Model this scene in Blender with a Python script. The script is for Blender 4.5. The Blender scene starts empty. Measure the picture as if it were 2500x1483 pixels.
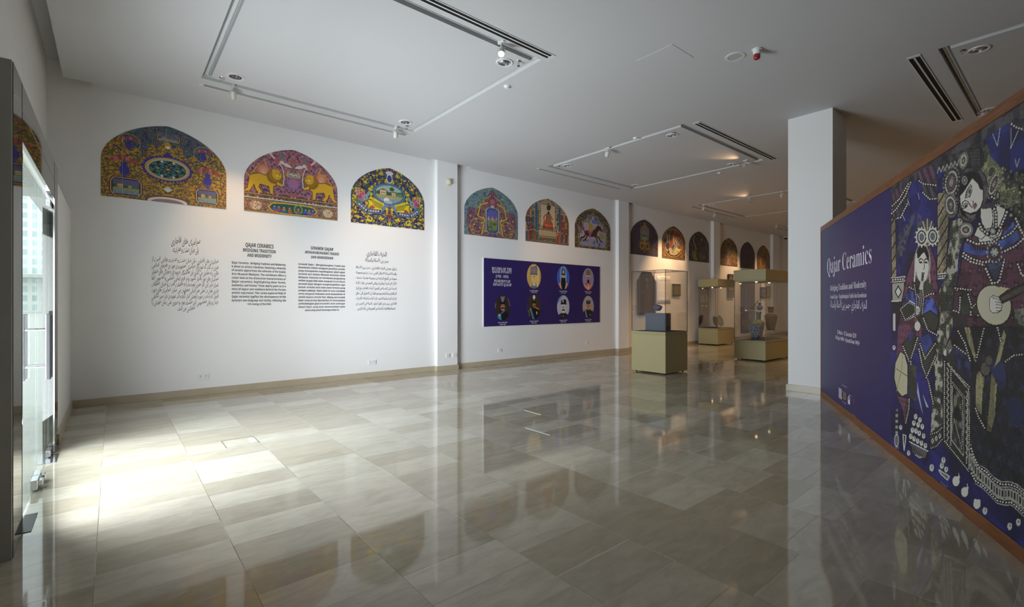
import bpy, bmesh, math, random
import numpy as np
from mathutils import Vector, Matrix, Euler

# ------------------------------------------------------------------ camera, sky, daylight, exposure
SC = bpy.context.scene
COL = SC.collection
F, CX, CY, CH, TH = 1165.0, 1250.0, 742.0, 1.4, math.radians(50.1)
cd = bpy.data.cameras.new('camera'); cam = bpy.data.objects.new('camera', cd); COL.objects.link(cam)
cam.location = (0, 0, CH); cam.rotation_euler = (math.pi/2, 0, TH - math.pi/2)
cd.sensor_width = 36; cd.lens = F/2500*36; cd.clip_start = 0.02; cd.clip_end = 300
SC.camera = cam
SC.view_settings.view_transform = 'Standard'; SC.view_settings.look = 'None'
SC.view_settings.exposure = 0.0; SC.view_settings.gamma = 1.0; SC.view_settings.use_curve_mapping = False
SC.cycles.max_bounces = 10; SC.cycles.diffuse_bounces = 6; SC.cycles.glossy_bounces = 5
SC.cycles.transmission_bounces = 8; SC.cycles.transparent_max_bounces = 24
SC.cycles.sample_clamp_indirect = 6; SC.cycles.caustics_reflective = False; SC.cycles.caustics_refractive = False
world = bpy.data.worlds.new('overcast_sky'); SC.world = world; world.use_nodes = True
bg = world.node_tree.nodes['Background']; bg.inputs[0].default_value = (.88, .97, 1, 1); bg.inputs[1].default_value = 3.2

def area(name, loc, size, energy, color, rot, spread=math.pi, portal=False):
    l = bpy.data.lights.new(name, 'AREA'); l.shape = 'RECTANGLE'; l.size, l.size_y = size
    l.energy = energy; l.color = color; l.spread = spread
    if portal: l.cycles.is_portal = True
    o = bpy.data.objects.new(name, l); COL.objects.link(o); o.location = loc; o.rotation_euler = rot
    o['kind'] = 'helper'
    return o
# daylight falling in through the glass entrance (the street outside is open only towards the south west)
area('entrance_daylight', (-.62, 5.13, 1.2), (2.05, 2.3), 350, (.87, .91, 1.0), (0, -math.pi/2-math.radians(6), math.radians(8)), math.radians(160))
area('street_glare', (-.64, 5.13, 1.2), (2.05, 2.3), 60, (.84, .89, 1.0), (0, -math.pi/2-math.radians(5), math.radians(27)), math.radians(72))
area('entrance_portal', (-.56, 5.13, 1.2), (2.05, 2.3), 1, (1, 1, 1), (0, -math.pi/2, 0), portal=True)

# ------------------------------------------------------------------ measuring helpers (photo pixel -> place in the room)
cT, sT = math.cos(TH), math.sin(TH)
YW, ZC = 8.64, 4.36
YM = YW-.0015          # back of everything fixed to the mural wall
def ray(px, py):
    l = (px-CX)/F; return (cT+l*sT, sT-l*cT, -(py-CY)/F)
def W(px, py, Y=YW):
    d = ray(px, py); t = Y/d[1]; return d[0]*t, CH+d[2]*t
def CE(px, py, Z=ZC):
    d = ray(px, py); t = (Z-CH)/d[2]; return d[0]*t, d[1]*t
# ------------------------------------------------------------------ materials
def srgb(*c):
    c = np.array(c, float)/255.0
    return tuple(np.where(c <= .04045, c/12.92, ((c+.055)/1.055)**2.4))
MATS = {}
def mat(name, col, rough=.5, metal=0, ior=1.5, noise=0, nscale=8, bump=0, emit=None, estr=0, coat=0):
    if name in MATS: return MATS[name]
    m = bpy.data.materials.new(name); m.use_nodes = True; nt = m.node_tree; b = nt.nodes['Principled BSDF']
    c = srgb(*col); b.inputs['Base Color'].default_value = (*c, 1)
    b.inputs['Roughness'].default_value = rough; b.inputs['Metallic'].default_value = metal; b.inputs['IOR'].default_value = ior
    b.inputs['Coat Weight'].default_value = coat
    if noise or bump:
        n = nt.nodes.new('ShaderNodeTexNoise'); n.inputs['Scale'].default_value = nscale; n.inputs['Detail'].default_value = 5
        tc = nt.nodes.new('ShaderNodeTexCoord'); nt.links.new(tc.outputs['Object'], n.inputs['Vector'])
        if noise:
            mx = nt.nodes.new('ShaderNodeMix'); mx.data_type = 'RGBA'
            mx.inputs[6].default_value = (*[v*(1-noise) for v in c], 1); mx.inputs[7].default_value = (*[min(1, v*(1+noise)) for v in c], 1)
            nt.links.new(n.outputs['Fac'], mx.inputs[0]); nt.links.new(mx.outputs[2], b.inputs['Base Color'])
        if bump:
            bp = nt.nodes.new('ShaderNodeBump'); bp.inputs['Strength'].default_value = bump; bp.inputs['Distance'].default_value = .002
            nt.links.new(n.outputs['Fac'], bp.inputs['Height']); nt.links.new(bp.outputs['Normal'], b.inputs['Normal'])
    if emit: b.inputs['Emission Color'].default_value = (*srgb(*emit), 1); b.inputs['Emission Strength'].default_value = estr
    MATS[name] = m; return m
wallM = mat('white_wall_paint', (228, 227, 226), .75, noise=.015, nscale=1.3)
ceilM = mat('white_ceiling_paint', (202, 202, 203), .8, noise=.015, nscale=.8)
baseM = mat('travertine_skirting', (176, 164, 142), .3, noise=.12, nscale=5, coat=.2)
trimM = mat('white_metal', (214, 216, 214), .4)
slotShadeM = mat('slot_shade_black', (12, 12, 12), .8)
chromeM = mat('polished_chrome', (225, 225, 228), .16, 1)
steelM = mat('polished_portal_steel', (128, 128, 124), .03, 1)
brushM = mat('brushed_steel', (176, 176, 170), .45, .2, noise=.06, nscale=3)
woodM = None
oliveM = mat('olive_laminate', (158, 148, 108), .45, noise=.02, nscale=2)
deckM = mat('dark_display_cloth', (52, 44, 40), .8, noise=.1, nscale=40)
slateM = mat('slate_grey_block', (70, 76, 88), .6, noise=.04, nscale=20)
sealM = mat('glass_edge', (48, 52, 44), .3)
acrylM = None
plasticM = mat('white_plastic', (226, 227, 226), .35)
creamM = mat('cream_plastic', (206, 204, 176), .4)
inkM = mat('black_vinyl_letters', (34, 33, 36), .6)
whiteInkM = mat('white_printed_letters', (226, 224, 232), .5)
greyInkM = mat('grey_vinyl_letters', (90, 80, 74), .6)
redM = mat('red_beacon_lens', (150, 16, 34), .2, coat=.5)
handleM = mat('dark_handle_steel', (70, 70, 70), .35, .7)
blackM = mat('black_metal', (26, 26, 28), .35, .3)

def glass(name, tint, refl=1.0, rough=0.0):
    m = bpy.data.materials.new(name); m.use_nodes = True; nt = m.node_tree; nt.nodes.clear()
    o = nt.nodes.new('ShaderNodeOutputMaterial'); mx = nt.nodes.new('ShaderNodeMixShader')
    t = nt.nodes.new('ShaderNodeBsdfTransparent'); g = nt.nodes.new('ShaderNodeBsdfGlossy'); fr = nt.nodes.new('ShaderNodeFresnel')
    t.inputs[0].default_value = (*tint, 1); g.inputs['Roughness'].default_value = rough; fr.inputs[0].default_value = 1.45
    mu = nt.nodes.new('ShaderNodeMath'); mu.operation = 'MULTIPLY'; mu.inputs[1].default_value = refl
    nt.links.new(fr.outputs[0], mu.inputs[0]); nt.links.new(mu.outputs[0], mx.inputs[0])
    nt.links.new(t.outputs[0], mx.inputs[1]); nt.links.new(g.outputs[0], mx.inputs[2]); nt.links.new(mx.outputs[0], o.inputs[0])
    return m
glassM = glass('clear_case_glass', (.992, .994, .99), .45)
doorGlassM = glass('door_glass', (.955, .985, .975), .4)
acrylM = glass('clear_acrylic', (.97, .98, .98), .7)

def make_wood():
    m = bpy.data.materials.new('oiled_brown_wood'); m.use_nodes = True; nt = m.node_tree; b = nt.nodes['Principled BSDF']
    tc = nt.nodes.new('ShaderNodeTexCoord'); mp = nt.nodes.new('ShaderNodeMapping'); n = nt.nodes.new('ShaderNodeTexNoise')
    mp.inputs['Scale'].default_value = (1.2, 14, 22); n.inputs['Scale'].default_value = 3; n.inputs['Detail'].default_value = 8; n.inputs['Roughness'].default_value = .65
    cr = nt.nodes.new('ShaderNodeValToRGB'); cr.color_ramp.elements[0].color = (*srgb(84, 48, 22), 1); cr.color_ramp.elements[0].position = .3
    cr.color_ramp.elements[1].color = (*srgb(142, 88, 46), 1); cr.color_ramp.elements[1].position = .75
    nt.links.new(tc.outputs['Object'], mp.inputs[0]); nt.links.new(mp.outputs[0], n.inputs['Vector']); nt.links.new(n.outputs['Fac'], cr.inputs[0])
    nt.links.new(cr.outputs[0], b.inputs['Base Color']); b.inputs['Roughness'].default_value = .42
    return m
woodM = make_wood()

def make_floor():
    m = bpy.data.materials.new('polished_limestone_tiles'); m.use_nodes = True; nt = m.node_tree; b = nt.nodes['Principled BSDF']; L = nt.links.new
    def N(t, **k):
        n = nt.nodes.new(t)
        for a, v in k.items(): setattr(n, a, v)
        return n
    def M(op, a, b_=None):
        n = N('ShaderNodeMath', operation=op)
        for i, v in enumerate((a, b_)):
            if v is None: continue
            if isinstance(v, (int, float)): n.inputs[i].default_value = v
            else: L(v, n.inputs[i])
        return n.outputs[0]
    tc = N('ShaderNodeTexCoord'); sp = N('ShaderNodeSeparateXYZ'); L(tc.outputs['Object'], sp.inputs[0])
    cx = M('DIVIDE', M('ADD', sp.outputs[0], .073), .605); ix = M('FLOOR', cx); fx = M('FRACT', cx)
    wn = N('ShaderNodeTexWhiteNoise', noise_dimensions='1D'); L(ix, wn.inputs['W'])
    off = M('DIVIDE', M('ROUND', M('MULTIPLY', wn.outputs[0], 3)), 3.0)
    cy = M('ADD', M('DIVIDE', M('ADD', sp.outputs[1], 20.03), .305), off); iy = M('FLOOR', cy); fy = M('FRACT', cy)
    # some neighbouring strips are one larger slab
    key = N('ShaderNodeCombineXYZ'); L(ix, key.inputs[0]); L(iy, key.inputs[1])
    wt = N('ShaderNodeTexWhiteNoise', noise_dimensions='2D'); L(key.outputs[0], wt.inputs['Vector'])
    ex = M('MINIMUM', fx, M('SUBTRACT', 1.0, fx)); ey = M('MINIMUM', fy, M('SUBTRACT', 1.0, fy))
    gx = M('LESS_THAN', M('MULTIPLY', ex, .605), .0016); gy = M('LESS_THAN', M('MULTIPLY', ey, .305), .0013)
    gr = M('MAXIMUM', gx, gy)
    cr = N('ShaderNodeValToRGB'); e = cr.color_ramp.elements
    e[0].position = 0; e[0].color = (*srgb(166, 157, 136), 1); e[1].position = 1; e[1].color = (*srgb(195, 189, 172), 1)
    x = e.new(.35); x.color = (*srgb(170, 162, 144), 1); x = e.new(.7); x.color = (*srgb(184, 177, 160), 1)
    L(wt.outputs[0], cr.inputs[0])
    # veins, turned at random from tile to tile
    sc = N('ShaderNodeVectorMath', operation='MULTIPLY_ADD'); L(tc.outputs['Object'], sc.inputs[0]); sc.inputs[1].default_value = (1.4, 4.0, 1); 
    L(wt.outputs['Color'], sc.inputs[2])
    n1 = N('ShaderNodeTexNoise'); n1.inputs['Scale'].default_value = 3; n1.inputs['Detail'].default_value = 9; n1.inputs['Roughness'].default_value = .62; n1.inputs['Distortion'].default_value = .6
    L(sc.outputs[0], n1.inputs['Vector'])
    cr2 = N('ShaderNodeValToRGB'); e = cr2.color_ramp.elements; e[0].position = .3; e[0].color = (.80, .78, .74, 1); e[1].position = .62; e[1].color = (1.05, 1.05, 1.05, 1)
    L(n1.outputs['Fac'], cr2.inputs[0])
    mx = N('ShaderNodeMix', data_type='RGBA', blend_type='MULTIPLY'); mx.inputs[0].default_value = .8; L(cr.outputs[0], mx.inputs[6]); L(cr2.outputs[0], mx.inputs[7])
    wl = N('ShaderNodeTexWhiteNoise', noise_dimensions='1D'); L(M('ADD', ix, M('MULTIPLY', iy, 7.3)), wl.inputs['W'])
    gc = N('ShaderNodeValToRGB'); gc.color_ramp.interpolation = 'CONSTANT'; e = gc.color_ramp.elements
    e[0].color = (*srgb(96, 90, 78), 1); e[1].position = .45; e[1].color = (*srgb(150, 143, 126), 1); x = e.new(.8); x.color = (*srgb(214, 210, 198), 1)
    L(wl.outputs[0], gc.inputs[0])
    m2 = N('ShaderNodeMix', data_type='RGBA'); L(gr, m2.inputs[0]); L(mx.outputs[2], m2.inputs[6]); L(gc.outputs[0], m2.inputs[7])
    L(m2.outputs[2], b.inputs['Base Color'])
    ro = M('ADD', M('MULTIPLY', gr, .4), M('ADD', .04, M('MULTIPLY', wt.outputs[0], .02))); L(ro, b.inputs['Roughness'])
    b.inputs['IOR'].default_value = 1.66
    n2 = N('ShaderNodeTexNoise'); n2.inputs['Scale'].default_value = 2.2; n2.inputs['Detail'].default_value = 3; L(tc.outputs['Object'], n2.inputs['Vector'])
    bp = N('ShaderNodeBump'); bp.inputs['Strength'].default_value = .02; bp.inputs['Distance'].default_value = .01; L(n2.outputs['Fac'], bp.inputs['Height']); L(bp.outputs['Normal'], b.inputs['Normal'])
    return m
floorM = make_floor()

def make_print(name, rough=.4):
    m = bpy.data.materials.new(name); m.use_nodes = True; nt = m.node_tree; b = nt.nodes['Principled BSDF']
    a = nt.nodes.new('ShaderNodeAttribute'); a.attribute_name = 'print'; nt.links.new(a.outputs['Color'], b.inputs['Base Color'])
    b.inputs['Roughness'].default_value = rough; return m
printM = make_print('printed_vinyl', .5); paintM = make_print('painted_canvas', .35); glazeM = make_print('painted_glaze', .12)

def make_facade():
    m = bpy.data.materials.new('street_facade'); m.use_nodes = True; nt = m.node_tree; b = nt.nodes['Principled BSDF']
    tc = nt.nodes.new('ShaderNodeTexCoord'); mp = nt.nodes.new('ShaderNodeMapping'); mp.inputs['Rotation'].default_value = (math.pi/2, 0, 0)
    br = nt.nodes.new('ShaderNodeTexBrick'); br.offset = 0; br.inputs['Scale'].default_value = 1; br.inputs['Brick Width'].default_value = 1.1; br.inputs['Row Height'].default_value = 1.5
    br.inputs['Mortar Size'].default_value = .28; br.inputs['Color1'].default_value = (.45, .58, .58, 1); br.inputs['Color2'].default_value = (.62, .72, .72, 1); br.inputs['Mortar'].default_value = (.82, .84, .82, 1)
    nt.links.new(tc.outputs['Object'], mp.inputs[0]); nt.links.new(mp.outputs[0], br.inputs['Vector']); nt.links.new(br.outputs['Color'], b.inputs['Base Color'])
    b.inputs['Roughness'].default_value = .7; return m
facadeM = make_facade()
paveM = mat('street_paving', (190, 190, 184), .7, noise=.1, nscale=2)
# ------------------------------------------------------------------ mesh helpers
def box(bm, x0, x1, y0, y1, z0, z1):
    v = [bm.verts.new((x, y, z)) for x in (x0, x1) for y in (y0, y1) for z in (z0, z1)]
    for f in ((0, 1, 3, 2), (4, 6, 7, 5), (0, 4, 5, 1), (2, 3, 7, 6), (0, 2, 6, 4), (1, 5, 7, 3)): bm.faces.new([v[i] for i in f])
def lathe(bm, prof, seg=32, c=(0, 0, 0), mtx=None, loop=False):
    if loop: prof = list(prof)+[prof[0]]
    rings = []
    for r, z in prof:
        ring = []
        for i in range(seg):
            a = 2*math.pi*i/seg; p = Vector((c[0]+max(r, .0001)*math.cos(a), c[1]+max(r, .0001)*math.sin(a), c[2]+z))
            ring.append(bm.verts.new(mtx @ p if mtx else p))
        rings.append(ring)
    for a, b in zip(rings, rings[1:]):
        for i in range(seg): bm.faces.new((a[i], a[(i+1) % seg], b[(i+1) % seg], b[i]))
    if loop: bmesh.ops.remove_doubles(bm, verts=bm.verts, dist=1e-6); return
    if prof[0][0] > .0002: bm.faces.new(rings[0][::-1])
    if prof[-1][0] > .0002: bm.faces.new(rings[-1])
def tube(bm, pts, r, seg=8):
    pts = [Vector(p) for p in pts]; rings = []
    for i, p in enumerate(pts):
        d = (pts[min(i+1, len(pts)-1)]-pts[max(i-1, 0)]).normalized(); q = d.to_track_quat('Z', 'Y')
        rings.append([bm.verts.new(p+q @ Vector((r*math.cos(2*math.pi*k/seg), r*math.sin(2*math.pi*k/seg), 0))) for k in range(seg)])
    for a, b in zip(rings, rings[1:]):
        for i in range(seg): bm.faces.new((a[i], a[(i+1) % seg], b[(i+1) % seg], b[i]))
    bm.faces.new(rings[0][::-1]); bm.faces.new(rings[-1])
def BM(): return bmesh.new()
def obj(name, bm, m, parent=None, loc=(0, 0, 0), rot=(0, 0, 0), smooth=False, bevel=0, label=None):
    me = bpy.data.meshes.new(name); bmesh.ops.recalc_face_normals(bm, faces=bm.faces); bm.to_mesh(me); bm.free(); me.materials.append(m)
    o = bpy.data.objects.new(name, me); COL.objects.link(o); o.location = loc; o.rotation_euler = rot; o.parent = parent
    if smooth:
        for p in me.polygons: p.use_smooth = True
        md = o.modifiers.new('split', 'EDGE_SPLIT'); md.split_angle = math.radians(40)
    if bevel: md = o.modifiers.new('bevel', 'BEVEL'); md.width = bevel; md.segments = 2; md.limit_method = 'ANGLE'
    if label: o['label'] = label
    return o
def bx(name, m, x0, x1, y0, y1, z0, z1, parent=None, **k):
    b = BM(); box(b, x0, x1, y0, y1, z0, z1); return obj(name, b, m, parent, **k)
def tag(o, label, cat, group=None):
    o['label'] = label; o['category'] = cat
    if group: o['group'] = group
    return o
def struct(o): o['kind'] = 'structure'; return o
def thing(name, label, cat, loc=(0, 0, 0), rot=(0, 0, 0), group=None):
    o = bpy.data.objects.new(name, None); COL.objects.link(o); o.location = loc; o.rotation_euler = rot; o.empty_display_size = .1
    return tag(o, label, cat, group)
def dup(root, loc, rot=None, label=None, group=None):
    def cp(o, par):
        c = o.copy(); COL.objects.link(c); c.parent = par
        for ch in [x for x in o.children]: cp(ch, c)
        return c
    r = cp(root, None); r.location = loc
    if rot is not None: r.rotation_euler = rot
    if label: r['label'] = label
    if group: r['group'] = group
    return r
# ------------------------------------------------------------------ printed pictures: colour per vertex on a fine grid
def vnoise(x, y, seed=0):
    T = np.random.RandomState(seed).rand(64, 64); xi = np.floor(x).astype(int); yi = np.floor(y).astype(int); fx = x-xi; fy = y-yi
    fx = fx*fx*(3-2*fx); fy = fy*fy*(3-2*fy); g = lambda a, b: T[a % 64, b % 64]
    return (g(xi, yi)*(1-fx)+g(xi+1, yi)*fx)*(1-fy)+(g(xi, yi+1)*(1-fx)+g(xi+1, yi+1)*fx)*fy
def fbm(x, y, seed=0): return (vnoise(x, y, seed)*.55+vnoise(x*2.1, y*2.1, seed+1)*.3+vnoise(x*4.3, y*4.3, seed+2)*.15)
class Art:
    def __init__(s, x, y, ground): s.x, s.y = x, y; s.c = np.empty((x.size, 3)); s.c[:] = ground; s.clip = None
    def put(s, idx, col, a=1.0):
        if s.clip is not None: idx = idx[s.clip[idx]]
        s.c[idx] = s.c[idx]*(1-a)+np.array(col, float)*a
    def near(s, x0, x1, y0, y1): return np.nonzero((s.x >= x0) & (s.x <= x1) & (s.y >= y0) & (s.y <= y1))[0]
    def mask(s, m, col, a=1.0): s.put(np.nonzero(m)[0], col, a)
    def _ell(s, cx, cy, rx, ry, rot):
        R = max(rx, ry)*1.02; i = s.near(cx-R, cx+R, cy-R, cy+R); a = math.radians(rot); dx = s.x[i]-cx; dy = s.y[i]-cy
        u = (dx*math.cos(a)+dy*math.sin(a))/rx; v = (-dx*math.sin(a)+dy*math.cos(a))/ry; return i, u, v
    def ell(s, cx, cy, rx, ry, col, rot=0, ring=None, rcol=None, a=1.0):
        i, u, v = s._ell(cx, cy, rx, ry, rot); d = np.hypot(u, v)
        if col is not None: s.put(i[d <= 1], col, a)
        if ring: s.put(i[(d <= 1) & (d > 1-ring)], rcol)
    def star(s, cx, cy, r, n, col, depth=.3, ph=0):
        i = s.near(cx-r, cx+r, cy-r, cy+r); dx = s.x[i]-cx; dy = s.y[i]-cy; th = np.arctan2(dy, dx)
        s.put(i[np.hypot(dx, dy) <= r*(1-depth+depth*np.cos(n*th+ph))], col)
    def poly(s, pts, col, a=1.0, edge=None, ecol=None):
        P = np.array(pts, float); i = s.near(P[:, 0].min(), P[:, 0].max(), P[:, 1].min(), P[:, 1].max()); x, y = s.x[i], s.y[i]; ins = np.zeros(i.size, bool)
        for (ax, ay), (bx_, by) in zip(P, np.roll(P, -1, 0)):
            if ay == by: continue
            ins ^= ((ay > y) != (by > y)) & (x < (bx_-ax)*(y-ay)/(by-ay)+ax)
        if col is not None: s.put(i[ins], col, a)
        if edge: s.line(list(pts)+[pts[0]], edge, ecol)
        return i[ins]
    def line(s, pts, w, col, dots=None, dcol=None, a=1.0):
        cum = 0.0
        for (ax, ay), (bx_, by) in zip(pts, pts[1:]):
            L = math.hypot(bx_-ax, by-ay)
            if L < 1e-9: continue
            i = s.near(min(ax, bx_)-w, max(ax, bx_)+w, min(ay, by)-w, max(ay, by)+w)
            t = np.clip(((s.x[i]-ax)*(bx_-ax)+(s.y[i]-ay)*(by-ay))/L/L, 0, 1); d = np.hypot(s.x[i]-ax-t*(bx_-ax), s.y[i]-ay-t*(by-ay))
            if col is not None: s.put(i[d <= w], col, a)
            if dots:
                k = ((t*L+cum)/dots) % 1; s.put(i[np.hypot((k-.5)*dots, d) <= w*.72], dcol)
            cum += L
    def arabesque(s, blobs, vines, flowers, sym=None, m=None, outline=None):
        x = np.abs(s.x-sym) if sym is not None else s.x; y = s.y; M_ = np.ones(x.size, bool) if m is None else m
        for sc, thr, col, seed in blobs:
            n = vnoise(x*sc+seed, y*sc+3*seed, seed)*.7+vnoise(x*sc*2.3, y*sc*2.3, seed+5)*.3
            s.mask(M_ & (n > thr), col)
            if outline is not None: s.mask(M_ & (np.abs(n-thr) < .022), outline)
        for sc, k, w, col, seed in vines:
            n = vnoise(x*sc+9, y*sc+seed, seed); s.mask(M_ & (np.abs(np.sin(n*k)) < w), col)
        for sc, r, col, cc, seed in flowers:
            gx, gy = x*sc, y*sc; ix, iy = np.floor(gx), np.floor(gy); T = np.random.RandomState(seed).rand(97, 3)
            h = (ix.astype(int)*31+iy.astype(int)*17) % 97; px_, py_, on = T[h, 0]*.5+.25, T[h, 1]*.5+.25, T[h, 2]
            dx, dy = gx-ix-px_, gy-iy-py_; d = np.hypot(dx, dy); th = np.arctan2(dy, dx); rr = r*(.72+.28*np.cos(5*th))
            s.mask(M_ & (on > .35) & (d < rr*1.2), outline if outline is not None else col); s.mask(M_ & (on > .35) & (d < rr), col); s.mask(M_ & (on > .35) & (d < r*.3), cc)
def grid_panel(name, w, top, nx, ny, paint, m, parent=None, loc=(0, 0, 0), rot=(0, 0, 0), th=.006, label=None, bottom=None):
    """upright panel: x right, z up, front face towards -y, sides back to the wall"""
    u = np.linspace(0, 1, nx+1); v = np.linspace(0, 1, ny+1); U, V = np.meshgrid(u, v)
    tp = np.array([top(a) for a in u]); bt = np.array([bottom(a) for a in u]) if bottom else np.zeros(nx+1)
    X = U*w; Z = bt[None, :]+V*(tp-bt)[None, :]; n = X.size
    col = paint(X.ravel(), Z.ravel())
    P = np.stack([X.ravel(), np.full(n, -th), Z.ravel()], 1)
    I = np.arange(n).reshape(ny+1, nx+1)
    q = np.stack([I[:-1, :-1], I[:-1, 1:], I[1:, 1:], I[1:, :-1]], -1).reshape(-1, 4)
    loop = np.concatenate([I[0, :], I[1:, -1], I[-1, :-1][::-1], I[1:-1, 0][::-1]])
    P2 = P[loop].copy(); P2[:, 1] = 0; J = n+np.arange(loop.size); nxt = np.roll(np.arange(loop.size), -1)
    q2 = np.stack([loop, J, J[nxt], loop[nxt]], -1)
    P = np.concatenate([P, P2]); Q = np.concatenate([q, q2]); col = np.concatenate([col, col[loop]])
    me = bpy.data.meshes.new(name); me.vertices.add(len(P)); me.vertices.foreach_set('co', P.astype(np.float32).ravel())
    me.loops.add(Q.size); me.loops.foreach_set('vertex_index', Q.astype(np.int32).ravel())
    me.polygons.add(len(Q)); me.polygons.foreach_set('loop_start', np.arange(0, Q.size, 4, dtype=np.int32)); me.update(calc_edges=True); me.validate()
    c = np.clip(col/255.0, 0, 1); c = np.where(c <= .04045, c/12.92, ((c+.055)/1.055)**2.4)
    at = me.attributes.new('print', 'FLOAT_COLOR', 'POINT'); at.data.foreach_set('color', np.concatenate([c, np.ones((len(c), 1))], 1).astype(np.float32).ravel())
    me.materials.append(m); o = bpy.data.objects.new(name, me); COL.objects.link(o); o.parent = parent; o.location = loc; o.rotation_euler = rot
    if label: o['label'] = label
    return o
# ------------------------------------------------------------------ lettering
AF = {}
def _af():
    base = [('\u0621', 1), ('\u0622', 2), ('\u0623', 2), ('\u0624', 2), ('\u0625', 2), ('\u0626', 4), ('\u0627', 2), ('\u0628', 4), ('\u0629', 2)] + [(chr(c), 4) for c in range(0x62A, 0x62F)] + [(chr(c), 2) for c in range(0x62F, 0x633)] + [(chr(c), 4) for c in range(0x633, 0x63B)] + [(chr(c), 4) for c in range(0x641, 0x648)] + [('\u0648', 2), ('\u0649', 2), ('\u064A', 4)]
    code = 0xFE80
    for ch, n in base: AF[ch] = (code, n); code += n
    for ch, c, n in (('\u067E', 0xFB56, 4), ('\u0686', 0xFB7A, 4), ('\u0698', 0xFB8A, 2), ('\u06A9', 0xFB8E, 4), ('\u06AF', 0xFB92, 4), ('\u06CC', 0xFBFC, 4)): AF[ch] = (c, n)
_af()
LA = {'\u0622': 0xFEF5, '\u0623': 0xFEF7, '\u0625': 0xFEF9, '\u0627': 0xFEFB}
def shape_ar(word):
    out, i, joined = [], 0, False
    while i < len(word):
        ch = word[i]
        if ch == '\u0644' and i+1 < len(word) and word[i+1] in LA: out.append(chr(LA[word[i+1]]+(1 if joined else 0))); joined = False; i += 2; continue
        if ch not in AF: out.append(ch); joined = False; i += 1; continue
        c, n = AF[ch]; nx_ = word[i+1] if i+1 < len(word) else None; can = n == 4 and nx_ in AF and AF[nx_][1] > 1
        out.append(chr(c+((3 if joined else 2) if can else (1 if joined and n > 1 else 0)))); joined = can; i += 1
    return ''.join(out[::-1])
def fancy(t, up, lo, dg=None):
    return ''.join(chr(up+ord(c)-65) if 'A' <= c <= 'Z' else chr(lo+ord(c)-97) if 'a' <= c <= 'z' else chr(dg+ord(c)-48) if dg and '0' <= c <= '9' else c for c in t)
serifb = lambda t: fancy(t, 0x1D400, 0x1D41A, 0x1D7CE)
serifbi = lambda t: fancy(t, 0x1D468, 0x1D482, 0x1D7CE)
sansb = lambda t: fancy(t, 0x1D5D4, 0x1D5EE, 0x1D7EC)
sansbi = lambda t: fancy(t, 0x1D63C, 0x1D656, 0x1D7EC)
def glyphs(t, offset=0.0):
    cu = bpy.data.curves.new('lettering', 'FONT'); cu.body = t; cu.resolution_u = 2; cu.offset = offset
    o = bpy.data.objects.new('lettering', cu); COL.objects.link(o)
    me = bpy.data.meshes.new_from_object(o.evaluated_get(bpy.context.evaluated_depsgraph_get()))
    co = np.empty(len(me.vertices)*3, np.float32); me.vertices.foreach_get('co', co); co = co.reshape(-1, 3)[:, :2].copy()
    fs = [tuple(p.vertices) for p in me.polygons]; bpy.data.objects.remove(o); bpy.data.curves.remove(cu); bpy.data.meshes.remove(me)
    return co, fs
def lettering(name, lines, m, parent, loc=(0, 0, 0), rot=(math.pi/2, 0, 0), label=None):
    """lines: (text, x0, x1, baseline, height of 1em, mode); each line is stretched between x0 and x1"""
    V, Fc = [], []
    def add(co, fs):
        b = sum(len(v) for v in V); V.append(co); Fc.extend([tuple(i+b for i in f) for f in fs])
    for ln in lines:
        t, x0, x1, yb, em = ln[:5]; mode = ln[5] if len(ln) > 5 else ''
        if mode in ('ar', 'nasta'):
            ws = [shape_ar(w) for w in t.split()]; gl = []
            for w in ws: co, fs = glyphs(w); gl.append((co, fs)) if len(co) else None
            tot = sum(g[0][:, 0].max()-g[0][:, 0].min() for g in gl); k = (x1-x0)/(tot+.28*(len(gl)-1)) if gl else 1; x = x1
            for co, fs in gl:
                wd = (co[:, 0].max()-co[:, 0].min())*k; c = co.copy(); c[:, 0] = (co[:, 0]-co[:, 0].min())*k+x-wd; c[:, 1] = co[:, 1]*em+yb
                if mode == 'nasta': c[:, 1] += (c[:, 0]-(x-wd))*.42-wd*.2
                add(c, fs); x -= wd+.28*k
        else:
            co, fs = glyphs(t, {'b': .008, 't': -.011}.get(mode, 0))
            if not len(co): continue
            c = co.copy(); mn, mx_ = co[:, 0].min(), co[:, 0].max(); c[:, 0] = (co[:, 0]-mn)/(mx_-mn)*(x1-x0)+x0; c[:, 1] = co[:, 1]*em+yb; add(c, fs)
    P = np.concatenate(V); me = bpy.data.meshes.new(name); me.from_pydata([(a, b, 0) for a, b in P.tolist()], [], Fc); me.materials.append(m); me.update()
    o = bpy.data.objects.new(name, me); COL.objects.link(o); o.parent = parent; o.location = loc; o.rotation_euler = rot
    if label: o['label'] = label
    return o
# ------------------------------------------------------------------ room shell
XE, YS = 24.6, -6.0
struct(bx('floor', floorM, -.5, XE+.2, YS-.2, YW+.2, -.2, 0))
b = BM(); box(b, -.5, XE+.2, YW, YW+.2, 0, 2.6); box(b, -.72, XE+.2, YW, YW+.2, 2.6, 4.8); struct(obj('wall_left', b, wallM))
struct(bx('wall_right', wallM, -.88, XE+.2, YS-.2, YS, 0, 4.8))
struct(bx('wall_end', wallM, XE, XE+.2, YS, YW, 0, 4.8))
b = BM(); box(b, -.88, -.66, YS, 3.745, 0, 4.8); box(b, -.72, -.66, 3.745, YW, 2.6, 4.8)
struct(obj('wall_entrance', b, wallM))
b = BM(); box(b, -.5, -.43, 6.515, YW, 0, 2.59); box(b, -.70, -.43, 6.515, YW, 2.59, 2.62); struct(obj('wall_dado', b, wallM))
PIL = [(5.13, 5.62), (11.12, 11.6), (16.62, 17.1), (21.75, 22.4)]
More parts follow.
